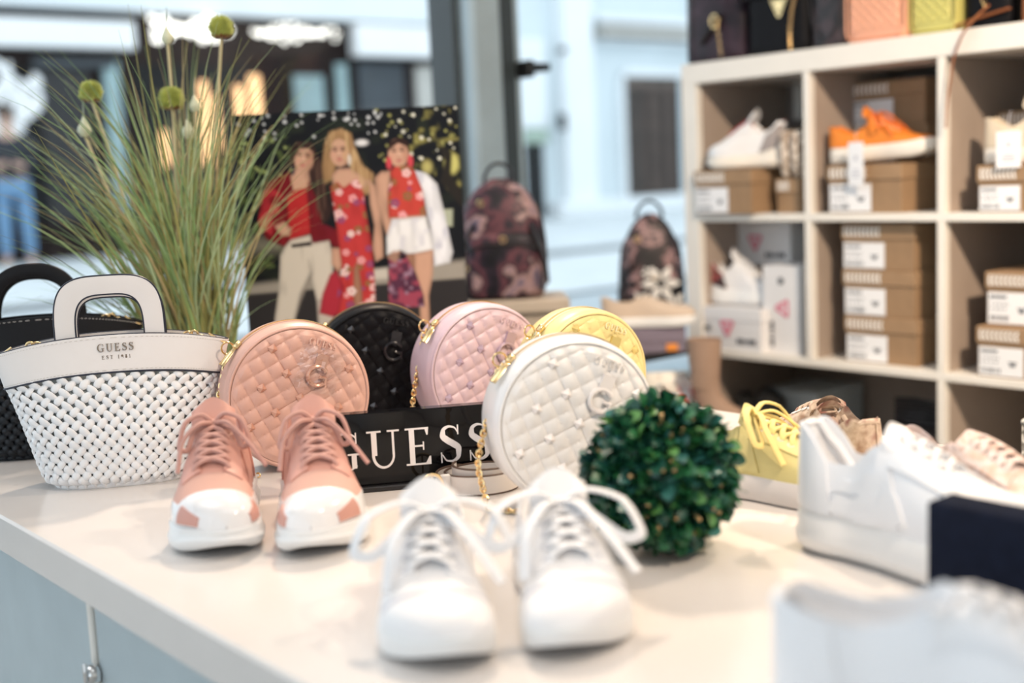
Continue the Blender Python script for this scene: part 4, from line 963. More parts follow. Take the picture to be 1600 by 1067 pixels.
# ================================================================== poster board
def paint_poster():
    """flat print: three women before dark trees; coordinates run over the print like a 1123 x 1067 sheet"""
    X0, X1, Y0, Y1 = 56, 1056, 84, 1405
    nx, ny = 240, 316
    xs = np.linspace(X0, X1, nx); ys_ = np.linspace(Y0, Y1, ny); x, y = np.meshgrid(xs, ys_)
    rs = np.random.RandomState(4); C = np.zeros((ny, nx, 3)); C[:] = (.008, .009, .012)
    def nz(sx, sy, seed):
        r = np.random.RandomState(seed).rand(int((Y1-Y0)/sy)+3, int((X1-X0)/sx)+3); a = (x-X0)/sx; b = (y-Y0)/sy
        i, j = a.astype(int), b.astype(int); fa, fb = a-i, b-j; fa = fa*fa*(3-2*fa); fb = fb*fb*(3-2*fb)
        return (r[j, i]*(1-fa)+r[j, i+1]*fa)*(1-fb)+(r[j+1, i]*(1-fa)+r[j+1, i+1]*fa)*fb
    def mix(m, c):
        m = np.clip(m, 0, 1)[..., None]; C[:] = C*(1-m)+np.asarray(c, float)*m
    def ell(cx, cy, rx, ry, c, a=1, soft=.25, rot=0):
        ca, sa = math.cos(R(rot)), math.sin(R(rot)); dx, dy = x-cx, y-cy
        d = np.hypot((dx*ca+dy*sa)/rx, (dy*ca-dx*sa)/ry); mix(a*(1-d)/soft+a*.5, c)
    def mask(pts, soft=6):
        p = np.array(pts, float); ins = np.zeros(x.shape, bool); dm = np.full(x.shape, 1e9)
        for (ax, ay), (bx, by) in zip(p, np.roll(p, -1, 0)):
            cnd = (ay > y) != (by > y); xi = (bx-ax)*(y-ay)/((by-ay) if by != ay else 1e-9)+ax; ins ^= cnd & (x < xi)
            t = np.clip(((x-ax)*(bx-ax)+(y-ay)*(by-ay))/((bx-ax)**2+(by-ay)**2+1e-9), 0, 1); dm = np.minimum(dm, np.hypot(x-ax-t*(bx-ax), y-ay-t*(by-ay)))
        return np.clip(.5+np.where(ins, dm, -dm)/soft, 0, 1)
    def poly(pts, c, soft=6, a=1):
        mix(mask(pts, soft)*a, c)
        if soft < 12:                                   # printed modelling: the picture on the sheet has its own painted folds
            inner = mask(pts, 46); fold = nz(22, 90, int(abs(pts[0][0]*7+pts[0][1])) % 9973)
            mix(mask(pts, soft)*a*(np.clip((.86-inner)*1.1, 0, .42)+np.clip((fold-.55)*.7, 0, .25)), np.array(c)*.32)
    def shade(m, seed, c, th=.55, s=26, k=5): mix(m*np.clip((nz(s, s, seed)-th)*k, 0, 1), c)
    # foliage
    mix(np.clip((nz(70, 70, 1)-.55)*2.2, 0, .8), (.020, .026, .018)); mix(np.clip((nz(26, 26, 2)-.62)*3*(x > 830)*(y < 480), 0, .9), (.24, .22, .07))
    mix(np.clip((nz(22, 22, 12)-.62)*3*(x < 300)*(y > 180)*(y < 800), 0, .6), (.10, .14, .045))
    for _ in range(46):
        cx, cy = rs.uniform(70, 720), 90+abs(rs.normal(0, 75)); ell(cx, cy, *(rs.uniform(4, 9),)*2, (.60, .63, .66), rs.uniform(.5, 1), .5)
    for _ in range(60):
        cx, cy = rs.uniform(690, 1050), rs.uniform(70, 330); r = rs.uniform(4, 10); ell(cx, cy, r, r, (.32, .32, .11) if rs.rand() < .6 else (.78, .78, .66), rs.uniform(.4, .9), .5)
    for _ in range(22):
        cx, cy = rs.uniform(70, 330), rs.uniform(200, 420); ell(cx, cy, 8, 8, (.36, .44, .16), .6, .6)
    ell(1015, 350, 34, 50, (.50, .48, .16), .9, .5); ell(905, 360, 26, 34, (.42, .38, .14), .7, .6); ell(620, 236, 30, 16, (.70, .70, .72), .8, .6)
    poly([(960, 250), (985, 340), (960, 430), (1056, 560), (1056, 480), (1010, 400), (1020, 300)], (.02, .017, .015), 14)
    poly([(56, 640), (260, 660), (260, 720), (56, 730)], (.30, .28, .22), 60, .5)
    # pavement behind, dark floor in front
    poly([(56, 870), (1056, 800), (1056, 900), (56, 925)], (.36, .33, .29), 30, .85); poly([(56, 915), (1056, 885), (1056, 1405), (56, 1405)], (.030, .028, .030), 14)
    poly([(560, 830), (700, 820), (700, 870), (560, 875)], (.60, .56, .50), 18, .8); poly([(960, 560), (1010, 560), (1005, 640), (965, 640)], (.46, .50, .38), 12, .8)
    SK, SKD = (.56, .33, .235), (.36, .185, .12); RED, DRED = (.44, .025, .028), (.17, .010, .016); H1, H2 = (.035, .018, .016), (.36, .215, .105)
    # ---- woman at the left: red jacket, cream trousers
    poly([(325, 220), (395, 225), (428, 310), (445, 420), (470, 540), (440, 600), (395, 560), (360, 420), (300, 330), (292, 270)], H1, 10)
    poly([(318, 340), (372, 330), (378, 410), (360, 480), (285, 478), (275, 400)], SK, 8)
    ell(358, 290, 46, 66, SK, 1, .14, 10); ell(383, 300, 20, 52, SKD, .5, .6, 10)
    poly([(300, 300), (312, 240), (350, 218), (400, 232), (418, 290), (405, 330), (402, 270), (380, 250), (340, 250), (318, 290), (312, 340)], H1, 8)
    poly([(288, 350), (250, 372), (182, 400), (150, 500), (132, 590), (165, 660), (245, 700), (275, 690), (270, 560), (262, 470), (300, 440)], DRED, 8)
    poly([(268, 470), (300, 440), (362, 430), (372, 640), (270, 672)], RED, 7)
    poly([(372, 400), (400, 480), (420, 600), (500, 640), (515, 700), (470, 716), (440, 680), (362, 690), (366, 520), (360, 440)], DRED, 8)
    shade(mask([(182, 400), (150, 500), (132, 590), (245, 700), (262, 470)]), 21, (.40, .03, .04), .5, 40, 3); shade(mask([(372, 400), (420, 600), (500, 640), (470, 716), (362, 690)]), 22, (.14, .01, .02), .5, 40, 3)
    poly([(205, 600), (250, 582), (280, 620), (270, 650), (230, 645)], SK, 8)
    poly([(275, 668), (362, 650), (370, 690), (446, 680), (458, 760), (446, 960), (372, 960), (352, 830), (300, 930), (262, 1060), (232, 1300), (150, 1300), (178, 1030), (205, 900), (222, 740), (245, 700)], (.62, .57, .50), 7)
    poly([(352, 830), (345, 760), (362, 830), (300, 960), (262, 1060), (300, 920)], (.36, .32, .28), 10, .7); poly([(275, 690), (365, 680), (365, 700), (275, 706)], (.04, .03, .03), 5)
    poly([(372, 960), (446, 960), (440, 1300), (372, 1300)], (.52, .47, .42), 7)
    poly([(455, 715), (495, 718), (498, 800), (478, 830), (450, 790)], SK, 8)
    # ---- woman in the middle: long red flowered dress
    poly([(455, 230), (480, 180), (530, 166), (575, 190), (592, 270), (620, 340), (665, 380), (650, 460), (620, 480), (585, 420), (560, 330), (500, 330), (480, 400), (440, 420), (436, 330)], H2, 10)
    poly([(478, 380), (505, 350), (560, 350), (610, 390), (640, 420), (600, 470), (480, 440)], SK, 8)
    poly([(640, 400), (668, 440), (684, 560), (688, 700), (685, 770), (650, 790), (640, 720), (655, 620), (640, 520)], SK, 8)
    dress = [(468, 430), (500, 410), (525, 440), (585, 400), (612, 440), (620, 560), (636, 700), (640, 860), (625, 1300), (440, 1300), (462, 960), (496, 800), (484, 620)]
    poly(dress, (.50, .045, .045), 7)
    poly([(440, 840), (470, 820), (500, 900), (470, 1020), (440, 1040), (380, 1020), (400, 930)], (.40, .03, .05), 10)
    poly([(548, 820), (568, 780), (580, 920), (570, 1300), (530, 1300), (540, 940)], SKD, 8)
    ell(518, 275, 42, 66, SK, 1, .14); ell(545, 290, 14, 50, SKD, .4, .6); poly([(468, 290), (478, 215), (520, 190), (566, 215), (572, 300), (560, 260), (545, 222), (515, 212), (490, 225), (480, 270)], H2, 7)
    # ---- woman at the right: red halter top, white shorts, white jacket on the shoulder
    poly([(738, 260), (752, 228), (790, 220), (822, 235), (832, 280), (815, 262), (790, 246), (755, 262)], H1, 8)
    poly([(668, 400), (700, 372), (740, 372), (732, 450), (720, 560), (745, 680), (768, 770), (735, 770), (702, 650), (672, 520)], SK, 8)
    poly([(850, 375), (900, 390), (945, 440), (968, 560), (1000, 760), (985, 810), (915, 822), (905, 640), (880, 480)], (.78, .79, .84), 8)
    shade(mask([(850, 375), (900, 390), (945, 440), (968, 560), (1000, 760), (915, 822), (905, 640)]), 31, (.55, .56, .64), .5, 34, 3)
    top_ = [(738, 380), (760, 350), (820, 350), (850, 380), (880, 470), (888, 580), (850, 590), (720, 590), (722, 470), (745, 410)]
    poly(top_, (.52, .06, .045), 7); poly([(724, 588), (886, 580), (888, 604), (730, 604)], SK, 6)
    poly([(705, 680), (735, 596), (888, 590), (915, 735), (905, 750), (800, 765), (765, 740), (702, 760)], (.80, .80, .82), 7)
    shade(mask([(705, 680), (735, 596), (888, 590), (915, 735), (765, 740)]), 32, (.62, .62, .68), .5, 30, 3)
    poly([(826, 760), (912, 745), (905, 860), (880, 960), (876, 1300), (835, 1300), (838, 940), (820, 830)], SK, 8); poly([(770, 760), (826, 760), (824, 860), (790, 880)], SKD, 8)
    ell(780, 290, 46, 64, SK, 1, .14); ell(812, 300, 14, 48, SKD, .4, .6); poly([(732, 290), (742, 240), (790, 218), (826, 245), (832, 300), (818, 262), (782, 244), (748, 268)], H1, 7)
    for ex, ey in ((736, 335), (832, 330)): ell(ex, ey, 13, 30, (.55, .06, .08), .9, .4)
    ell(560, 312, 8, 26, (.7, .7, .72), .8, .5); ell(306, 348, 7, 20, (.03, .03, .06), .9, .5)
    for hp, c2, sd in (([(325, 220), (395, 225), (428, 310), (445, 420), (470, 540), (440, 600), (395, 560), (400, 330)], (.10, .055, .04), 61), ([(455, 230), (480, 180), (530, 166), (575, 190), (592, 270), (620, 340), (665, 380), (650, 460), (620, 480), (585, 420), (560, 330)], (.55, .38, .20), 62), ([(455, 230), (480, 200), (470, 320), (480, 400), (440, 420), (436, 330)], (.14, .075, .04), 63)):
        mix(mask(hp, 10)*np.clip((nz(8, 70, sd)-.5)*3, 0, .8), c2)
    # flowers of the dress and the top
    for pts, sd, n in ((dress, 41, 60), (top_, 42, 22)):
        mk = mask(pts, 3); r2 = np.random.RandomState(sd); px = np.array(pts)
        for _ in range(n):
            cx, cy = r2.uniform(px[:, 0].min(), px[:, 0].max()), r2.uniform(px[:, 1].min(), min(1150, px[:, 1].max())); r = r2.uniform(9, 24); keep = C.copy()
            cc = [(.80, .52, .52), (.82, .66, .64), (.25, .06, .16), (.24, .13, .05), (.78, .36, .38)][r2.randint(5)]
            for k in range(5): ell(cx+r*.6*math.cos(k*1.257), cy+r*.6*math.sin(k*1.257), r*.42, r*.42, cc, .9, .5)
            ell(cx, cy, r*.25, r*.25, (.45, .10, .10), .9, .6); C[:] = keep*(1-mk[..., None])+C*mk[..., None]
    # patterned backpack held low
    bp = [(712, 775), (735, 755), (785, 758), (830, 860), (858, 960), (860, 1010), (700, 1010), (700, 900)]
    poly(bp, (.09, .03, .06), 8); shade(mask(bp), 51, (.32, .06, .10), .5, 28, 5); shade(mask(bp), 52, (.30, .18, .26), .66, 22, 5); poly([(715, 762), (790, 760), (786, 782), (722, 786)], (.02, .015, .02), 5)
    for p_ in ([(760, 770), (738, 800), (700, 770), (735, 740)],): poly(p_, SK, 8, .6)
    # faces
    for cx, cy, rot, s in ((356, 290, 10, 1), (516, 272, 0, .95), (780, 288, -3, 1)):
        ca, sa = math.cos(R(rot)), math.sin(R(rot)); F_ = lambda a, b: (cx+(a*ca-b*sa)*s, cy+(a*sa+b*ca)*s)
        for sx in (-1, 1):
            ell(*F_(18*sx, -8), 11, 5, (.10, .05, .04), .9, .6, rot); ell(*F_(19*sx, -20), 14, 3.6, (.12, .065, .045), .8, .7, rot); ell(*F_(26*sx, 14), 12, 14, (.60, .30, .22), .35, .9)
        ell(*F_(2, 12), 5, 14, (.66, .42, .32), .6, .8, rot); ell(*F_(0, 22), 8, 4, SKD, .7, .7, rot); ell(*F_(0, 37), 14, 5.5, (.42, .12, .11), .9, .5, rot); ell(*F_(0, 54), 16, 7, SKD, .3, .8, rot)
    return C, nx, ny
PC, pnx, pny = paint_poster()
pl_, pr_ = at(364, 181, 2.28), at(715, 163, 2.28)
PWD = float(np.linalg.norm((pr_-pl_)[:2])); prz = math.atan2((pr_-pl_)[1], (pr_-pl_)[0]); PH = float((pl_[2]+pr_[2])/2-TZ)
mid = (pl_+pr_)/2
ps = thing('poster_board', 'printed board of three women in red outfits standing behind the handbags', 'poster', (mid[0], mid[1], TZ), prz)
MB().box(-PWD/2, PWD/2, .0012, .008, 0, PH, .0006).build('board', mat('black_board', (.02, .02, .022), .5), ps, ang=30)
gx, gz = np.meshgrid(np.linspace(-PWD/2, PWD/2, pnx), np.linspace(PH, 0, pny))
pm_ = MB().grid(np.stack([gx, np.zeros_like(gx), gz], -1), flip=True); me = pm_.mesh('print', None)
ca_ = me.color_attributes.new('ink', 'FLOAT_COLOR', 'POINT'); ca_.data.foreach_set('color', np.concatenate([PC, np.ones((pny, pnx, 1))], -1).astype(np.float32).ravel())
pmt = bpy.data.materials.new('poster_print'); pmt.use_nodes = True; an_ = pmt.node_tree.nodes.new('ShaderNodeAttribute'); an_.attribute_name = 'ink'
pb = pmt.node_tree.nodes['Principled BSDF']; pmt.node_tree.links.new(an_.outputs['Color'], pb.inputs['Base Color']); pb.inputs['Roughness'].default_value = .4; pb.inputs['Specular IOR Level'].default_value = .12
me.materials.append(pmt); link('print', me, ps)
ft = MB().box(-.05, .05, .008, .010, 0, .25, .001); ft.add([(-.04, .010, .2), (.04, .010, .2), (.04, .12, 0), (-.04, .12, 0), (-.04, .013, .2), (.04, .013, .2), (.04, .123, 0), (-.04, .123, 0)], [(0, 1, 2, 3), (7, 6, 5, 4), (0, 4, 5, 1), (1, 5, 6, 2), (2, 6, 7, 3), (3, 7, 4, 0)])
ft.build('easel_back', BLACKM, ps)

# ================================================================== window display: backpacks, plinth, tiered stand
FLOR = patt('dark_floral_print', [(.38, (.006, .006, .010)), (.45, (.02, .014, .025)), (.50, (.13, .045, .06)), (.535, (.012, .010, .02)), (.585, (.40, .26, .26)), (.63, (.13, .11, .17)), (.68, (.008, .007, .012))], 11, .45, bump=.1, spec=.3)
FLOR2 = patt('pink_black_print', [(.40, (.008, .006, .008)), (.50, (.03, .015, .018)), (.565, (.40, .24, .24)), (.64, (.012, .008, .01))], 13, .5)
BLEA = mat('dark_trim_leather', (.015, .013, .016), .35)
def backpack(name, label, loc, rz, wd, dp, h, m, trim, flowers=False):
    T_ = thing(name, label, 'backpack', loc, rz)
    lv = [(0, .88, .84), (.03, .97, .96), (.12, 1, 1), (.45, .98, .98), (.68, .90, .88), (.84, .72, .70), (.94, .48, .46), (1, .16, .14)]
    z_ = np.linspace(0, 1, 26)
    sblock(B_ := MB(), [(z*h, wd/2*ci(z, [(a, b) for a, b, c in lv]), dp/2*ci(z, [(a, c) for a, b, c in lv]), 0, 0) for z in z_], 3.0, 40).build('body', m, T_, ang=60)
    pk_ = MB(); sblock(pk_, [(z*h*.52+.01, wd/2*.80*f, dp*.20*f, 0, -dp*.47) for z, f in ((0, .86), (.06, .97), (.5, 1), (.88, .97), (.97, .86), (1, .6))], 3, 32)
    p_ = pk_.build('front_pocket', m, T_, ang=60)
    MB().tube([(wd*.40*t, -dp*.68+abs(t)**3*.012, h*.46-.012*abs(t)**3) for t in np.linspace(-1, 1, 15)], .0042, 6).build('pocket_zip', trim, p_)
    MB().tube([(.036*math.cos(a), .01, h*.965+.045*math.sin(a)) for a in np.linspace(0, math.pi, 18)], .0075, 8, flat=.6).build('top_handle', trim, T_)
    MB().tube([(wd*.51*ci(t, [(0, .90), (.3, 1), (.7, .9), (1, .15)])*s__, -.004, h*t) for s__, t in [(-1, q) for q in np.linspace(.05, .98, 14)]+[(1, q) for q in np.linspace(.98, .05, 14)]], .0045, 6).build('edge_piping', trim, T_)
    for sx in (-1, 1):
        MB().tube([(sx*wd*.16, dp*.44, h*.86), (sx*wd*.30, dp*.62, h*.7), (sx*wd*.50, dp*.55, h*.35), (sx*wd*.52, dp*.2, h*.10)], .011, 8, flat=.4).build('shoulder_strap', trim, T_)
        MB().tube([(sx*wd*.44, -dp*.52, h*.06), (sx*wd*.50, -dp*.35, h*.30), (sx*wd*.34, -dp*.47, h*.62)], .008, 6, flat=.5).build('side_strap', trim, T_)
    rg = MB()
    for px_, pz_ in ((-.22, .80), (.02, .50), (-.42, .28)):
        rg.tube([(px_*wd+.007*math.cos(a), -dp*.5-(.02 if pz_ < .7 else -.012), pz_*h+.007*math.sin(a)) for a in np.arange(14)*math.pi/7], .0022, 6, closed=True)
    rg.build('metal_rings', GOLD, T_)
    if flowers:
        for cx_, cz_, r_ in ((.12, .44, .052), (-.20, .30, .030), (.34, .26, .036), (-.08, .53, .018)):
            fm = MB()
            for k in range(6):
                a = k*1.047; fm.tube([(cx_*wd+r_*.2*math.cos(a), -dp*.69, cz_*h+r_*.2*math.sin(a)), (cx_*wd+r_*.6*math.cos(a), -dp*.71, cz_*h+r_*.6*math.sin(a)), (cx_*wd+r_*math.cos(a), -dp*.69, cz_*h+r_*math.sin(a))], [r_*.10, r_*.26, r_*.06], 6, flat=.4, up=(0, 1, 0))
            fm.build('flower', WPRINT, T_)
    return T_
q = at(788, 464, 3.0); pz_ = float(q[2])
pn = thing('display_plinth', 'beige display plinth under the floral backpack by the window', 'plinth', (float(q[0]), float(q[1]), 0), R(-38))
MB().box(-.20, .15, -.11, .10, pz_-.03, pz_, .003).build('top', PLINTH, pn, ang=30); MB().box(-.18, .13, -.09, .08, 0, pz_-.03, .003).build('pedestal', PLINTH, pn, ang=30)
backpack('floral_backpack', 'dark floral backpack standing on the beige plinth by the window', (float(q[0]), float(q[1]), pz_), R(-40), .205, .12, .285, FLOR, BLEA)
ts = thing('tiered_stand', 'dark two tier display stand beside the left end of the cube shelf', 'stand', (2.29, 2.22, 0))
for z0, (a, b, c, d) in ((.764, (-.13, .15, -.10, .36)), (.606, (-.13, .15, -.38, .36))):
    MB().box(a, b, c, d, z0, z0+.016, .002).build('tier_board', BLACKM, ts, ang=30)
for a in (-.115, .135):
    for b in (-.08, .34): MB().box(a-.009, a+.009, b-.009, b+.009, 0, .764, .002).build('leg', BLACKM, ts, ang=30)
for a in (-.115, .135): MB().box(a-.009, a+.009, -.349, -.331, 0, .606, .002).build('leg', BLACKM, ts, ang=30)
q = at(1026, 440, 3.42)
backpack('small_backpack', 'small black and pink backpack with white flowers left of the cube shelf', (q[0]-.02, q[1]+.0, .78), R(-42), .170, .09, .335, FLOR2, BLEA, True)
PURP = mat('dusty_purple_card', (.24, .20, .26), .7); ORNG = mat('orange_sticker', (.90, .32, .05), .6)
def box_simple(name, label, cat, loc, rz, w_, d_, h_, m, lid=.0):
    T_ = thing(name, label, cat, loc, rz); zl = h_-.035 if lid else h_
    MB().box(-w_/2, w_/2, 0, d_, 0, zl, .001).build('body', m, T_, ang=30)
    MB().box(-w_/2-.003, w_/2+.003, -.003, d_+.003, h_-.035, h_, .001).build('lid', m, T_, ang=30); return T_
q = at(1030, 546, 3.10)
pb_ = box_simple('shoe_box', 'dusty purple shoe box with orange sticker under the beige slip-on', 'box', (q[0], q[1], .78), R(-42), .13, .20, .062, PURP, 1)
MB().box(.018, .046, -.005, -.0025, .004, .022, .0004).build('sticker', ORNG, pb_, ang=30)
BEI = mat('beige_canvas', (.62, .50, .40), .75, bump=.2, bs=600)
q = at(1020, 508, 3.10)
sneaker('slip_on_shoe', 'beige slip-on shoe with white sole on the purple box', (q[0]-.085, q[1]+.095, .844), R(-43), BEI, WSOLE, WLIN, None, None, .235, SLIP_TOP, FLAT, CUP, 1.0, 1, patches=[TOECAP(BEI, .82), COUNTER(BEI)], tongue=False)
SILV = patt('silver_lace_print', [(0, (.30, .27, .24)), (.2, (.60, .55, .48)), (.5, (.74, .70, .62))], 45, .4, 'vor', bump=.3)
q = at(1040, 636, 3.02); sb_ = thing('beaded_pouch', 'silver beige beaded pouch on the lower tier below the purple box', 'bag', (q[0], q[1], .622), R(-40))
sblock(MB(), [(z*.125, .052*f, .026*f2, 0, 0) for z, f, f2 in ((0, .8, .8), (.1, .95, 1), (.5, 1, 1.05), (.8, 1.02, .8), (.95, 1.06, .4), (1, 1.05, .3))], 3, 32).build('body', SILV, sb_, ang=60)
for cx_, cz_ in ((-.015, .085), (.018, .055), (-.02, .03)):
    MB().tube([(cx_+.012*math.cos(a), -.030, cz_+.012*math.sin(a)) for a in np.arange(12)*math.pi/6], .0026, 6, closed=True).build('bead_ring', CHROME, sb_)
REDP = mat('red_leather', (.62, .05, .04), .4)
q = at(1062, 648, 2.93)
sneaker('red_white_shoe', 'small white and red shoe on the lower tier beside the beaded pouch', (q[0]-.02, q[1]+.0, .622), R(20), WLEA, WSOLE, REDP, WLACE, None, .20, LOW_TOP, FLAT, CUP, 1.0, 1, patches=[COUNTER(REDP, .002), STAY(REDP, .002)], rows=4, bow=0)
BOOTM = mat('beige_boot_suede', (.36, .24, .175), .7, var=.08)
q = at(1106, 655, 2.93); bo = thing('ankle_boot', 'beige suede boot standing before the left end of the cube shelf', 'shoe', (q[0], q[1], .622), R(-45))
bl_ = [(0, 0.0), ]
rows = []
a = np.arange(28)*2*math.pi/28
for z, rx, ry, cx_ in ((.012, .055, .030, .035), (.028, .058, .033, .036), (.045, .050, .032, .028), (.062, .038, .030, .012), (.085, .031, .028, .001), (.12, .033, .030, -.003), (.16, .037, .033, -.004), (.20, .040, .036, -.004), (.215, .041, .037, -.004)):
    rows.append(np.stack([cx_+rx*np.cos(a), ry*np.sin(a), np.full(28, z)], 1))
rows.append(np.stack([-.004+.037*np.cos(a), .033*np.sin(a), np.full(28, .214)], 1)); rows.append(np.stack([-.004+.033*np.cos(a), .030*np.sin(a), np.full(28, .10)], 1))
MB().grid(np.array(rows), cv=True).build('shaft', BOOTM, bo, ang=70)
sblock(MB(), [(0, .058, .032, .036, 0), (.012, .059, .033, .036, 0)], 2.2, 28).build('sole', BLEA, bo)

# ================================================================== shoe boxes and shoes on the cube shelf
def label_on(parent, y0, y1, z0, z1, seed, x=-.0012):
    lb = MB().box(x, .0002, y0, y1, z0, z1, .0002).build('label', PAPER, parent, ang=30, smooth=False); g_ = random.Random(seed)
    pr = MB(); W, H = y1-y0, z1-z0
    def bar(a, b, c, d): pr.box(x-.0005, x+.0002, y1-W*b, y1-W*a, z0+H*c, z0+H*d, .0001)   # a..b counted from the left edge
    for k in range(7): bar(.05+k*.055, .05+k*.055+.04, .80, .90)
    for k in range(5): bar(.06+k*.09, .06+k*.09+g_.uniform(.03, .07), .60, .64); 
    for k in range(4): bar(.06+k*.1, .06+k*.1+g_.uniform(.04, .08), .44, .48)
    for k in range(11): bar(.06+k*.04, .06+k*.04+g_.uniform(.008, .03), .10, .26)
    bar(.66, .86, .48, .52); bar(.70, .82, .36, .46)
    pr.build('print', INK, lb, smooth=False, kind='stuff')
def kraft_box(label, pxl, pxr, py, X, z0, h=.110, dX=.29, seed=0, group='kraft shoe boxes on the cube shelf', lab=True):
    yl, yr = on_x(pxl, py, X)[1], on_x(pxr, py, X)[1]; w_ = yl-yr
    T_ = thing('shoe_box', label, 'box', (X, yl, z0), 0, group); hl = .036
    MB().box(.002, dX, -w_, 0, 0, h-hl+.004, .001).build('body', KRAFT, T_, ang=30)
    ld = MB().box(-.002, dX+.003, -w_-.003, .003, h-hl, h-.0006, .0015).build('lid', KRAFTD, T_, ang=30)
    st = MB(); n = 9; y0, ws = .0, w_*.53
    for k in range(n):
        for zz in (0, 1):
            c = -.004-(k+.5)*ws/n; b = h-hl+.006+zz*.012; e = ws/n*.42
            st.prism([(c+e*.5, b), (c+e*1.1, b+.011), (c-e*.2, b+.011), (c-e*.8, b)] if not zz else [(c+e*1.1, b), (c+e*.5, b+.011), (c-e*.8, b+.011), (c-e*.2, b)], 0, .0006, lambda a, z, d: (-.0021-d, a, z))
    st.build('arrow_print', WPRINT, ld, smooth=False)
    if lab: label_on(T_, -w_*.60, -.004, .004, h-hl-.008, seed)
    return T_, yl, w_
zr1, zr2, zr3 = zs_[0], zs_[1], zs_[2]
kraft_box('kraft shoe box under the grey and white sneaker, top left cube', 1087, 1174, 335, 2.45, zr1, .112, .30, 1)
kraft_box('kraft shoe box under the patterned pouch, right side of top left cube', 1214, 1249, 328, 2.50, zr1, .085, .30, 2, lab=False)
kraft_box('kraft shoe box behind the grey and white sneaker, top left cube', 1150, 1207, 250, 2.60, zr1+.112, .100, .15, 3, lab=False)
kraft_box('kraft shoe box directly under the orange sneaker', 1295, 1408, 332, 2.475, zr1, .112, .16, 4)
kraft_box('lowest kraft shoe box of the stack behind the orange sneaker', 1330, 1448, 330, 2.645, zr1, .100, .18, 5)
kraft_box('middle kraft shoe box of the stack behind the orange sneaker', 1330, 1449, 260, 2.645, zr1+.100, .100, .18, 6)
kraft_box('topmost kraft shoe box of the stack behind the orange sneaker', 1326, 1445, 200, 2.645, zr1+.200, .108, .18, 7)
kraft_box('kraft shoe box under the cream sneaker, third cube of the top row', 1528, 1640, 330, 2.472, zr1, .100, .16, 8)
kraft_box('kraft shoe box standing behind the cream sneaker', 1560, 1660, 300, 2.66, zr1, .215, .15, 9)
kraft_box('lowest kraft shoe box of the three stacked in the middle cube', 1322, 1432, 568, 2.495, zr2, .110, .29, 10)
kraft_box('middle kraft shoe box of the three stacked in the middle cube', 1319, 1429, 500, 2.497, zr2+.110, .110, .29, 11)
kraft_box('topmost kraft shoe box of the three stacked in the middle cube', 1317, 1428, 430, 2.499, zr2+.220, .108, .29, 12)
kraft_box('lower kraft shoe box of the two in the right cube', 1527, 1650, 590, 2.475, zr2, .110, .29, 13)
kraft_box('upper kraft shoe box of the two in the right cube', 1541, 1665, 510, 2.50, zr2+.110, .116, .29, 14)
def white_box(label, pxl, pxr, py, X, z0, h, dX, vertical=False):
    yl, yr = on_x(pxl, py, X)[1], on_x(pxr, py, X)[1]; w_ = yl-yr
    T_ = thing('white_shoe_box', label, 'box', (X, yl, z0), 0, 'white shoe boxes with pink triangles')
    MB().box(0, dX, -w_, 0, 0, h-.0006, .001).build('body', WBOX, T_, ang=30)
    if not vertical: MB().box(-.002, dX, -w_-.002, .002, h-.034, h-.0003, .001).build('lid', WBOX, T_, ang=30)
    xo = -.0028 if not vertical else -.0006
    F_ = lambda u, v: ((-w_*u, h*v) if not vertical else (-w_*(v), h*(1-u)))
    def disc(u, v, r, nm, m):
        c = F_(u, v); MB().prism([(c[0]+r*math.cos(t), c[1]+r*math.sin(t)) for t in np.arange(16)*math.pi/8], 0, .0006, lambda a, z, d: (xo-d, a, z)).build(nm, m, T_, smooth=False)
    disc(.17, .5, .009, 'dot', INK)
    c = F_(.48, .52); tri = MB(); r = .021
    P = [(c[0]+r, c[1]+r*.8), (c[0]-r, c[1]+r*.8), (c[0], c[1]-r)]
    if vertical: P = [(c[0]+r*.8, c[1]-r), (c[0]+r*.8, c[1]+r), (c[0]-r, c[1])]; P = [(2*c[0]-a, b) for a, b in P]
    for (ax, ay), (bx2, by2) in zip(P, P[1:]+P[:1]):
        dx, dy = bx2-ax, by2-ay; l = math.hypot(dx, dy); nx, ny = -dy/l*.0034, dx/l*.0034
        tri.prism([(ax-nx, ay-ny), (bx2-nx, by2-ny), (bx2+nx, by2+ny), (ax+nx, ay+ny)], 0, .0006, lambda a, z, d: (xo-d, a, z))
    tri.prism([(c[0]-.006, c[1]-.002), (c[0]+.006, c[1]-.002), (c[0]+.006, c[1]+.005), (c[0]-.006, c[1]+.005)], 0, .0005, lambda a, z, d: (xo-d, a, z))
    tri.build('triangle_logo', PINKINK, T_, smooth=False)
    tx = MB()
    for k, wd_ in enumerate((.07, .03, .05, .03, .06)):
        u = .66+.06*k; a, b = F_(u, .24); e = .012 if k != 2 else .006
        tx.prism([(a-.005, b-e/2), (a+.005, b-e/2), (a+.005, b+e/2), (a-.005, b+e/2)], 0, .0006, lambda p_, z, d: (xo-d, p_, z))
    tx.build('size_print', INK, T_, smooth=False)
white_box('white shoe box lying under the floral white sneaker', 1092, 1190, 553, 2.475, zr2, .112, .28)
white_box('white shoe box standing on end beside the floral white sneaker', 1194, 1251, 562, 2.50, zr2, .222, .27, True)
bb = thing('plain_carton', 'brown carton half hidden behind the floral white sneaker', 'box', (2.63, on_x(1150, 500, 2.63)[1], zr2)); MB().box(0, .19, -.16, .02, 0, .208, .002).build('body', KRAFT, bb, ang=30)
white_box('white shoe box lying on top at the back of the left cube', 1134, 1236, 430, 2.62, zr2+.21, .115, .21)
ORG = mat('orange_suede', (.80, .235, .025), .7, var=.06, bump=.2, bs=600); OLACE = mat('orange_lace', (.85, .22, .05), .8); CSOLE = mat('cream_rubber', (.82, .76, .68), .5)
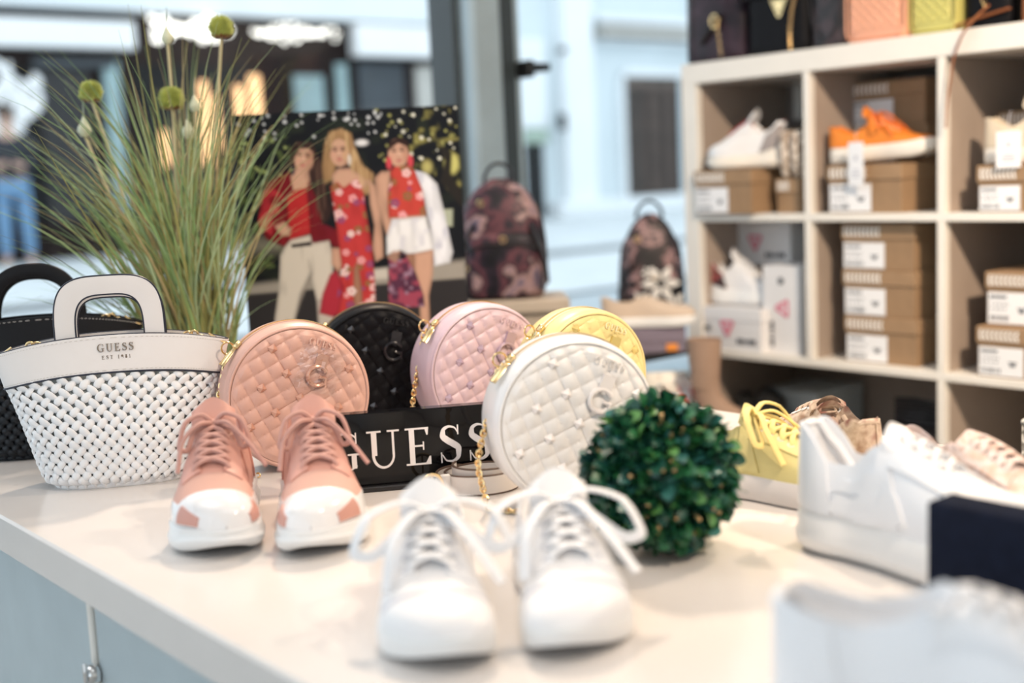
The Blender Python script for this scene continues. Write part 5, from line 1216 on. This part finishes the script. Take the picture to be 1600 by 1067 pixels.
def tag_on(parent, p, h=.075, w_=.030, rz=0):
    tg = MB().box(-.0006, .0006, -w_/2, w_/2, -h, 0, .0003).build('hang_tag', PAPER, parent, p, ang=30)
    tm = MB()
    for k, (a, b) in enumerate(((.3, .7), (.2, .8), (.25, .75))): tm.box(-.0012, -.0005, -w_*.5+w_*a, -w_*.5+w_*b, -h*(.62+.08*k)-.003, -h*(.62+.08*k), .0001)
    tm.box(-.0012, -.0005, -.004, .004, -h*.42, -h*.30, .0001); tm.build('tag_print', SEAM, tg, smooth=False)
    MB().tube([(0, 0, -.004), (.004, .003, .02), (.012, 0, .042)], .0008, 5).build('tag_string', SEAM, tg); tg.rotation_euler = (0, 0, rz)
q = on_x(1296, 258, 2.50)
og, _ = sneaker('orange_sneaker', 'orange suede sneaker with white sole and hang tag, top middle cube', (2.515, q[1]-.0, zr1+.113), R(-84), ORG, CSOLE, ORG, OLACE, None, .265, LOW_TOP, [(a, b+.010) for a, b in FLAT], CUP, .96, 1, patches=[COUNTER(ORG, .002), STAY(ORG, .002)], rows=6, tilt=R(-3), lr=.0034)
tt_ = on_x(1337, 222, 2.455)
hold = thing('paper_tag', 'white paper hang tag of the orange sneaker hanging before its box', 'tag', tuple(tt_), 0); tag_on(hold, (0, 0, 0), .10, .045, R(-8))
GW = mat('grey_suede', (.33, .29, .28), .7); REDA = mat('red_accent', (.45, .03, .04), .5)
q = on_x(1205, 262, 2.47)
sneaker('grey_white_sneaker', 'white and grey sneaker with red accents, top left cube', (2.53, q[1]+.0, zr1+.113), R(103), WLEA, CSOLE, BLEA, REDA, None, .215, CHUNK_TOP, CHUNK, CHK, 1.1, 1, patches=[('heel_counter', [(.008, .03), (.28, .03), (.20, .30), (.008, .32)], GW, .003), ('heel_tab', [(.006, .40), (.05, .38), (.05, .62), (.006, .60)], REDA, .004), TOECAP(WLEA, .75, .002), STAY(WLEA, .003)], rows=5, bow=0, lr=.003)
PATN = patt('cream_snake_print', [(0, (.25, .18, .14)), (.12, (.55, .45, .36)), (.25, (.74, .66, .58))], 45, .5, 'edge')
q = on_x(1232, 284, 2.49); pc = thing('patterned_pouch', 'cream patterned pouch on the box at the right of the top left cube', 'bag', (2.52, q[1], zr1+.086), R(-90))
for dx in (-.016, .018):
    sblock(MB(), [(z*.115, .016*f, .035*f, dx, 0) for z, f in ((0, .5), (.08, .85), (.4, 1.0), (.8, 1.05), (.95, .95), (1, .7))], 2.6, 24).build('side_panel', PATN, pc, ang=60)
CRE = mat('cream_canvas', (.68, .58, .45), .8, bump=.2, bs=500)
q = on_x(1530, 250, 2.50)
sneaker('cream_sneaker', 'cream canvas sneaker with hang tag, top right cube', (2.53, q[1], zr1+.101), R(-86), CRE, CSOLE, CRE, CRE, None, .25, [(a, b+.010) for a, b in LOW_TOP], [(a, b+.006) for a, b in FLAT], CUP, 1.0, 1, patches=[COUNTER(CRE, .002), STAY(CRE, .002)], rows=5, lr=.0036)
tt_ = on_x(1576, 205, 2.46); hold = thing('paper_tag', 'white paper hang tag in front of the cream sneaker', 'tag', tuple(tt_), 0); tag_on(hold, (0, 0, 0), .075, .052, R(6))
FLW = patt('dark_floral_leather', [(.4, (.02, .02, .02)), (.5, (.45, .08, .08)), (.56, (.03, .03, .03)), (.64, (.6, .5, .2))], 25, .5)
q = on_x(1192, 490, 2.50)
sneaker('floral_white_sneaker', 'white sneaker with dark floral heel on the white box, middle left cube', (2.525, q[1]+.185, zr2+.113), R(-80), WLEA, WSOLE, BLEA, WLACE, None, .185, CHUNK_TOP, [(a, b+.006) for a, b in CHUNK], CHK, 1.15, 1, patches=[('heel_counter', [(.008, .03), (.30, .03), (.22, .33), (.008, .34)], FLW, .003), TOECAP(WLEA, .78), STAY(WLEA, .002)], rows=5, bow=0, lr=.0034)
# lower row
DKBOX = mat('dark_card', (.07, .06, .06), .7); PBLUE = mat('pale_blue_card', (.50, .56, .60), .6)
def plain_box(label, y0, y1, X, z0, h, dX, m):
    T_ = thing('storage_box', label, 'box', (X, y0, z0)); MB().box(0, dX, -(y0-y1), 0, 0, h-.031, .001).build('body', m, T_, ang=30); MB().box(-.003, dX, -(y0-y1)-.003, .003, h-.03, h-.0005, .001).build('lid', m, T_, ang=30)
y0 = on_x(1118, 650, 2.50)[1]; plain_box('dark storage box under the black furry slipper', y0, y0-.20, 2.50, zr3, .16, .115, DKBOX)
FUR = mat('black_fur', (.008, .008, .009), .9)
fs_ = thing('furry_slipper', 'black furry slipper in the lower left of the cube shelf', 'shoe', (2.56, y0-.105, zr3+.161), R(-90))
sblock(MB(), [(0, .098, .040, 0, 0), (.012, .10, .042, 0, 0), (.016, .098, .040, 0, 0)], 2.3, 28).build('sole', BLEA, fs_)
fm = MB(); g = random.Random(2)
fm.lathe([(.0, .012), (.03, .016), (.042, .035), (.036, .06), (.018, .078), (0, .082)], 20, (.03, 0, 0)); fm.lathe([(.0, .012), (.026, .016), (.036, .03), (.028, .05), (0, .058)], 20, (-.05, 0, 0))
for i in range(900):
    cx_ = .03 if i % 5 else -.05; sc2 = 1 if i % 5 else .75
    n = Vector((g.gauss(0, 1), g.gauss(0, 1), abs(g.gauss(0, 1)))).normalized(); b_ = Vector((cx_+n.x*.036*sc2, n.y*.036*sc2, .016+n.z*.06*sc2)); e_ = b_+n*g.uniform(.008, .02)+Vector((g.gauss(0, .005), g.gauss(0, .005), 0)); s_ = Vector((.0012, .0012, 0))
    fm.add([b_-s_, b_+s_, e_], [(0, 1, 2)])
fm.build('fur', FUR, fs_, kind='stuff')
ya = on_x(1200, 640, 2.62)[1]; yb_ = on_x(1277, 640, 2.62)[1]; plain_box('pale blue storage box behind the furry slipper', ya, yb_, 2.62, zr3, .235, .2, PBLUE)
ya = on_x(1385, 660, 2.56)[1]; yb_ = on_x(1462, 660, 2.56)[1]; plain_box('dark storage box under the pleated clutch', ya, yb_, 2.53, zr3, .19, .28, DKBOX)
pc = thing('pleated_clutch', 'dark pleated clutch on a box in the lower part of the cube shelf', 'bag', (2.56, (ya+yb_)/2, zr3+.191))
for k in range(7): MB().tube([(.03+.012*math.sin(k), -(ya-yb_)*.45, .006+k*.0095), (.024, 0, .007+k*.0095+.004), (.03, (ya-yb_)*.45, .006+k*.0095)], [.005, .0062, .005], 8).build('pleat', BLEA, pc)

# ================================================================== handbags on top of the cube shelf
ZS = ZT+.0525
def top_bag(label, pxl, pxr, m, dp, h, X=2.53, n=4.0, lv=None, group='handbags on top of the cube shelf'):
    yl, yr = on_x(pxl, 60, X)[1], on_x(pxr, 50, X)[1]; w_ = yl-yr
    T_ = thing('handbag', label, 'handbag', (X+dp/2, (yl+yr)/2, ZS), R(-90), group)     # local x runs to the right, local -y to the front
    lv = lv or ((0, .93), (.03, .99), (.10, 1), (.85, .97), (.96, .94), (1, .88))
    sblock(MB(), [(z*h, w_/2*f, dp/2*min(1, f+.02), 0, 0) for z, f in lv], n, 40).build('body', m, T_, ang=50)
    return T_, w_
DPUR = patt('dark_purple_leather', [(.35, (.012, .007, .011)), (.6, (.035, .018, .028)), (.8, (.06, .035, .05))], 14, .25, bump=.3, spec=.25)
t, w_ = top_bag('slouchy dark purple handbag with gold clasp at the left end of the shelf top', 1058, 1160, DPUR, .14, .26, 2.50, 2.8)
MB().tube([(-.02, -.073, .05), (.02, -.078, .085), (.045, -.078, .115)], .010, 8, flat=.4).build('flap_strap', BLEA, t)
MB().tube([(.03+.012*math.cos(a), -.082, .100+.016*math.sin(a)) for a in np.arange(16)*math.pi/8], .0035, 6, closed=True).build('clasp', GOLD, t)
chain(t, [(.038, -.085, .10), (.046, -.086, .06), (.052, -.086, .02), (.056, -.086, .004)], .009)
t, w_ = top_bag('black handbag with gold inverted triangle badge on the shelf top', 1160, 1258, BBLK, .12, .25, 2.495)
c = np.array([.022, -.0625, .110]); tr = MB()
fr_ = lambda a, z, d: (c[0]+a, c[1]-d, c[2]+z)
tr.prism([(-.026, .018), (.026, .018), (.004, -.024), (-.004, -.024)], 0, .003, fr_); tr.build('triangle_badge', GOLD, t, smooth=False)
tr2 = MB()
for a, b in (((-.020, .014), (.020, .014)), ((.020, .014), (0, -.018)), ((0, -.018), (-.020, .014))): tr2.tube([fr_(a[0], a[1], .0035), fr_(b[0], b[1], .0035)], .0012, 5)
tr2.build('badge_rim', BLACKM, t)
MB().box(-w_/2*.97, w_/2*.97, -.0645, -.058, .135, .24, .003).build('flap', BBLK, t, ang=30)
chain(t, [(.088, -.070, .25), (.084, -.072, .16), (.066, -.073, .09), (.060, -.073, .04), (.062, -.073, .004)], .0075)
t, w_ = top_bag('black textured handbag beside the peach one on the shelf top', 1262, 1320, patt('black_textured_leather', [(.4, (.012, .010, .012)), (.6, (.05, .03, .035)), (.75, (.02, .016, .018))], 30, .45, bump=.4), .12, .24, 2.51)
MB().tube([(w_*.40*math.cos(a), -.064, .12+.10*math.sin(a)) for a in np.arange(24)*math.pi/12], .002, 6, closed=True).build('piping', BLEA, t)
def quilt_bag(label, pxl, pxr, m, X, shift=0):
    t, w_ = top_bag(label, pxl, pxr, m, .10, .22, X, 5.5)
    a = np.linspace(-1, 1, 70); b = np.linspace(0, 1, 70); A_, B_ = np.meshgrid(a, b, indexing='ij')
    x_, z_ = A_*w_*.40, .026+B_*.17; pf = np.sqrt(np.abs(np.sin((x_+z_)*math.pi/.024)*np.sin((x_-z_)*math.pi/.024))+1e-6)*np.clip((1-np.abs(A_))*12, 0, 1)*np.clip(B_*12, 0, 1)
    MB().grid(np.stack([x_, -.0515-.005*pf, z_], -1)).build('quilted_front', m, t)
    for o_ in (0, .008): MB().tube([(w_*(.45+o_)*q, -.051+.0, .012-o_) for q in np.linspace(-.9, .9, 12)]+[(w_*(.47+o_), -.051, .03), (w_*(.47+o_), -.051, .20)], .0026, 6).build('piping', m, t)
    MB().tube([(-w_*(.47), -.051, .20), (-w_*.47, -.051, .03), (-w_*.44, -.051, .013)], .0026, 6).build('piping', m, t)
quilt_bag('peach quilted handbag on the shelf top', 1320, 1416, mat('peach_leather', (.80, .40, .26), .45), 2.505)
quilt_bag('yellow green quilted handbag on the shelf top', 1420, 1494, mat('yellow_green_leather', (.56, .52, .16), .45), 2.515)
BRN = mat('saddle_brown_leather', (.32, .105, .035), .45, var=.1)
t, w_ = top_bag('black handbag with brown strap and gold chain at the right of the shelf top', 1500, 1580, BBLK, .12, .24, 2.53)
MB().tube([(-w_*.62, -.066, .012), (-w_*.2, -.070, .022), (w_*.5, -.066, .036)], .006, 8, flat=.5).build('brown_trim', BRN, t)
chain(t, [(.0, -.069, .16), (-.004, -.070, .10), (.004, -.070, .04)], .009)
top_bag('saddle brown handbag at the right end of the visible shelf top', 1586, 1680, BRN, .13, .25, 2.505)
st = thing('hanging_strap', 'brown leather strap hanging down over the shelf edge', 'strap', (2.455, on_x(1500, 60, 2.455)[1], ZS))
pts = [on_x(*a) for a in ((1545, 8, 2.49), (1522, 30, 2.462), (1505, 52, 2.452), (1490, 92, 2.450), (1484, 130, 2.450), (1479, 170, 2.450), (1478, 200, 2.450))]
P = np.array(pts)-np.array(st.location); t_ = np.linspace(0, 1, len(P)); tt = np.linspace(0, 1, 40)
MB().tube(np.stack([ci(tt, list(zip(t_, P[:, i]))) for i in range(3)], 1), .0052, 8, flat=.4).build('strap', BRN, st)
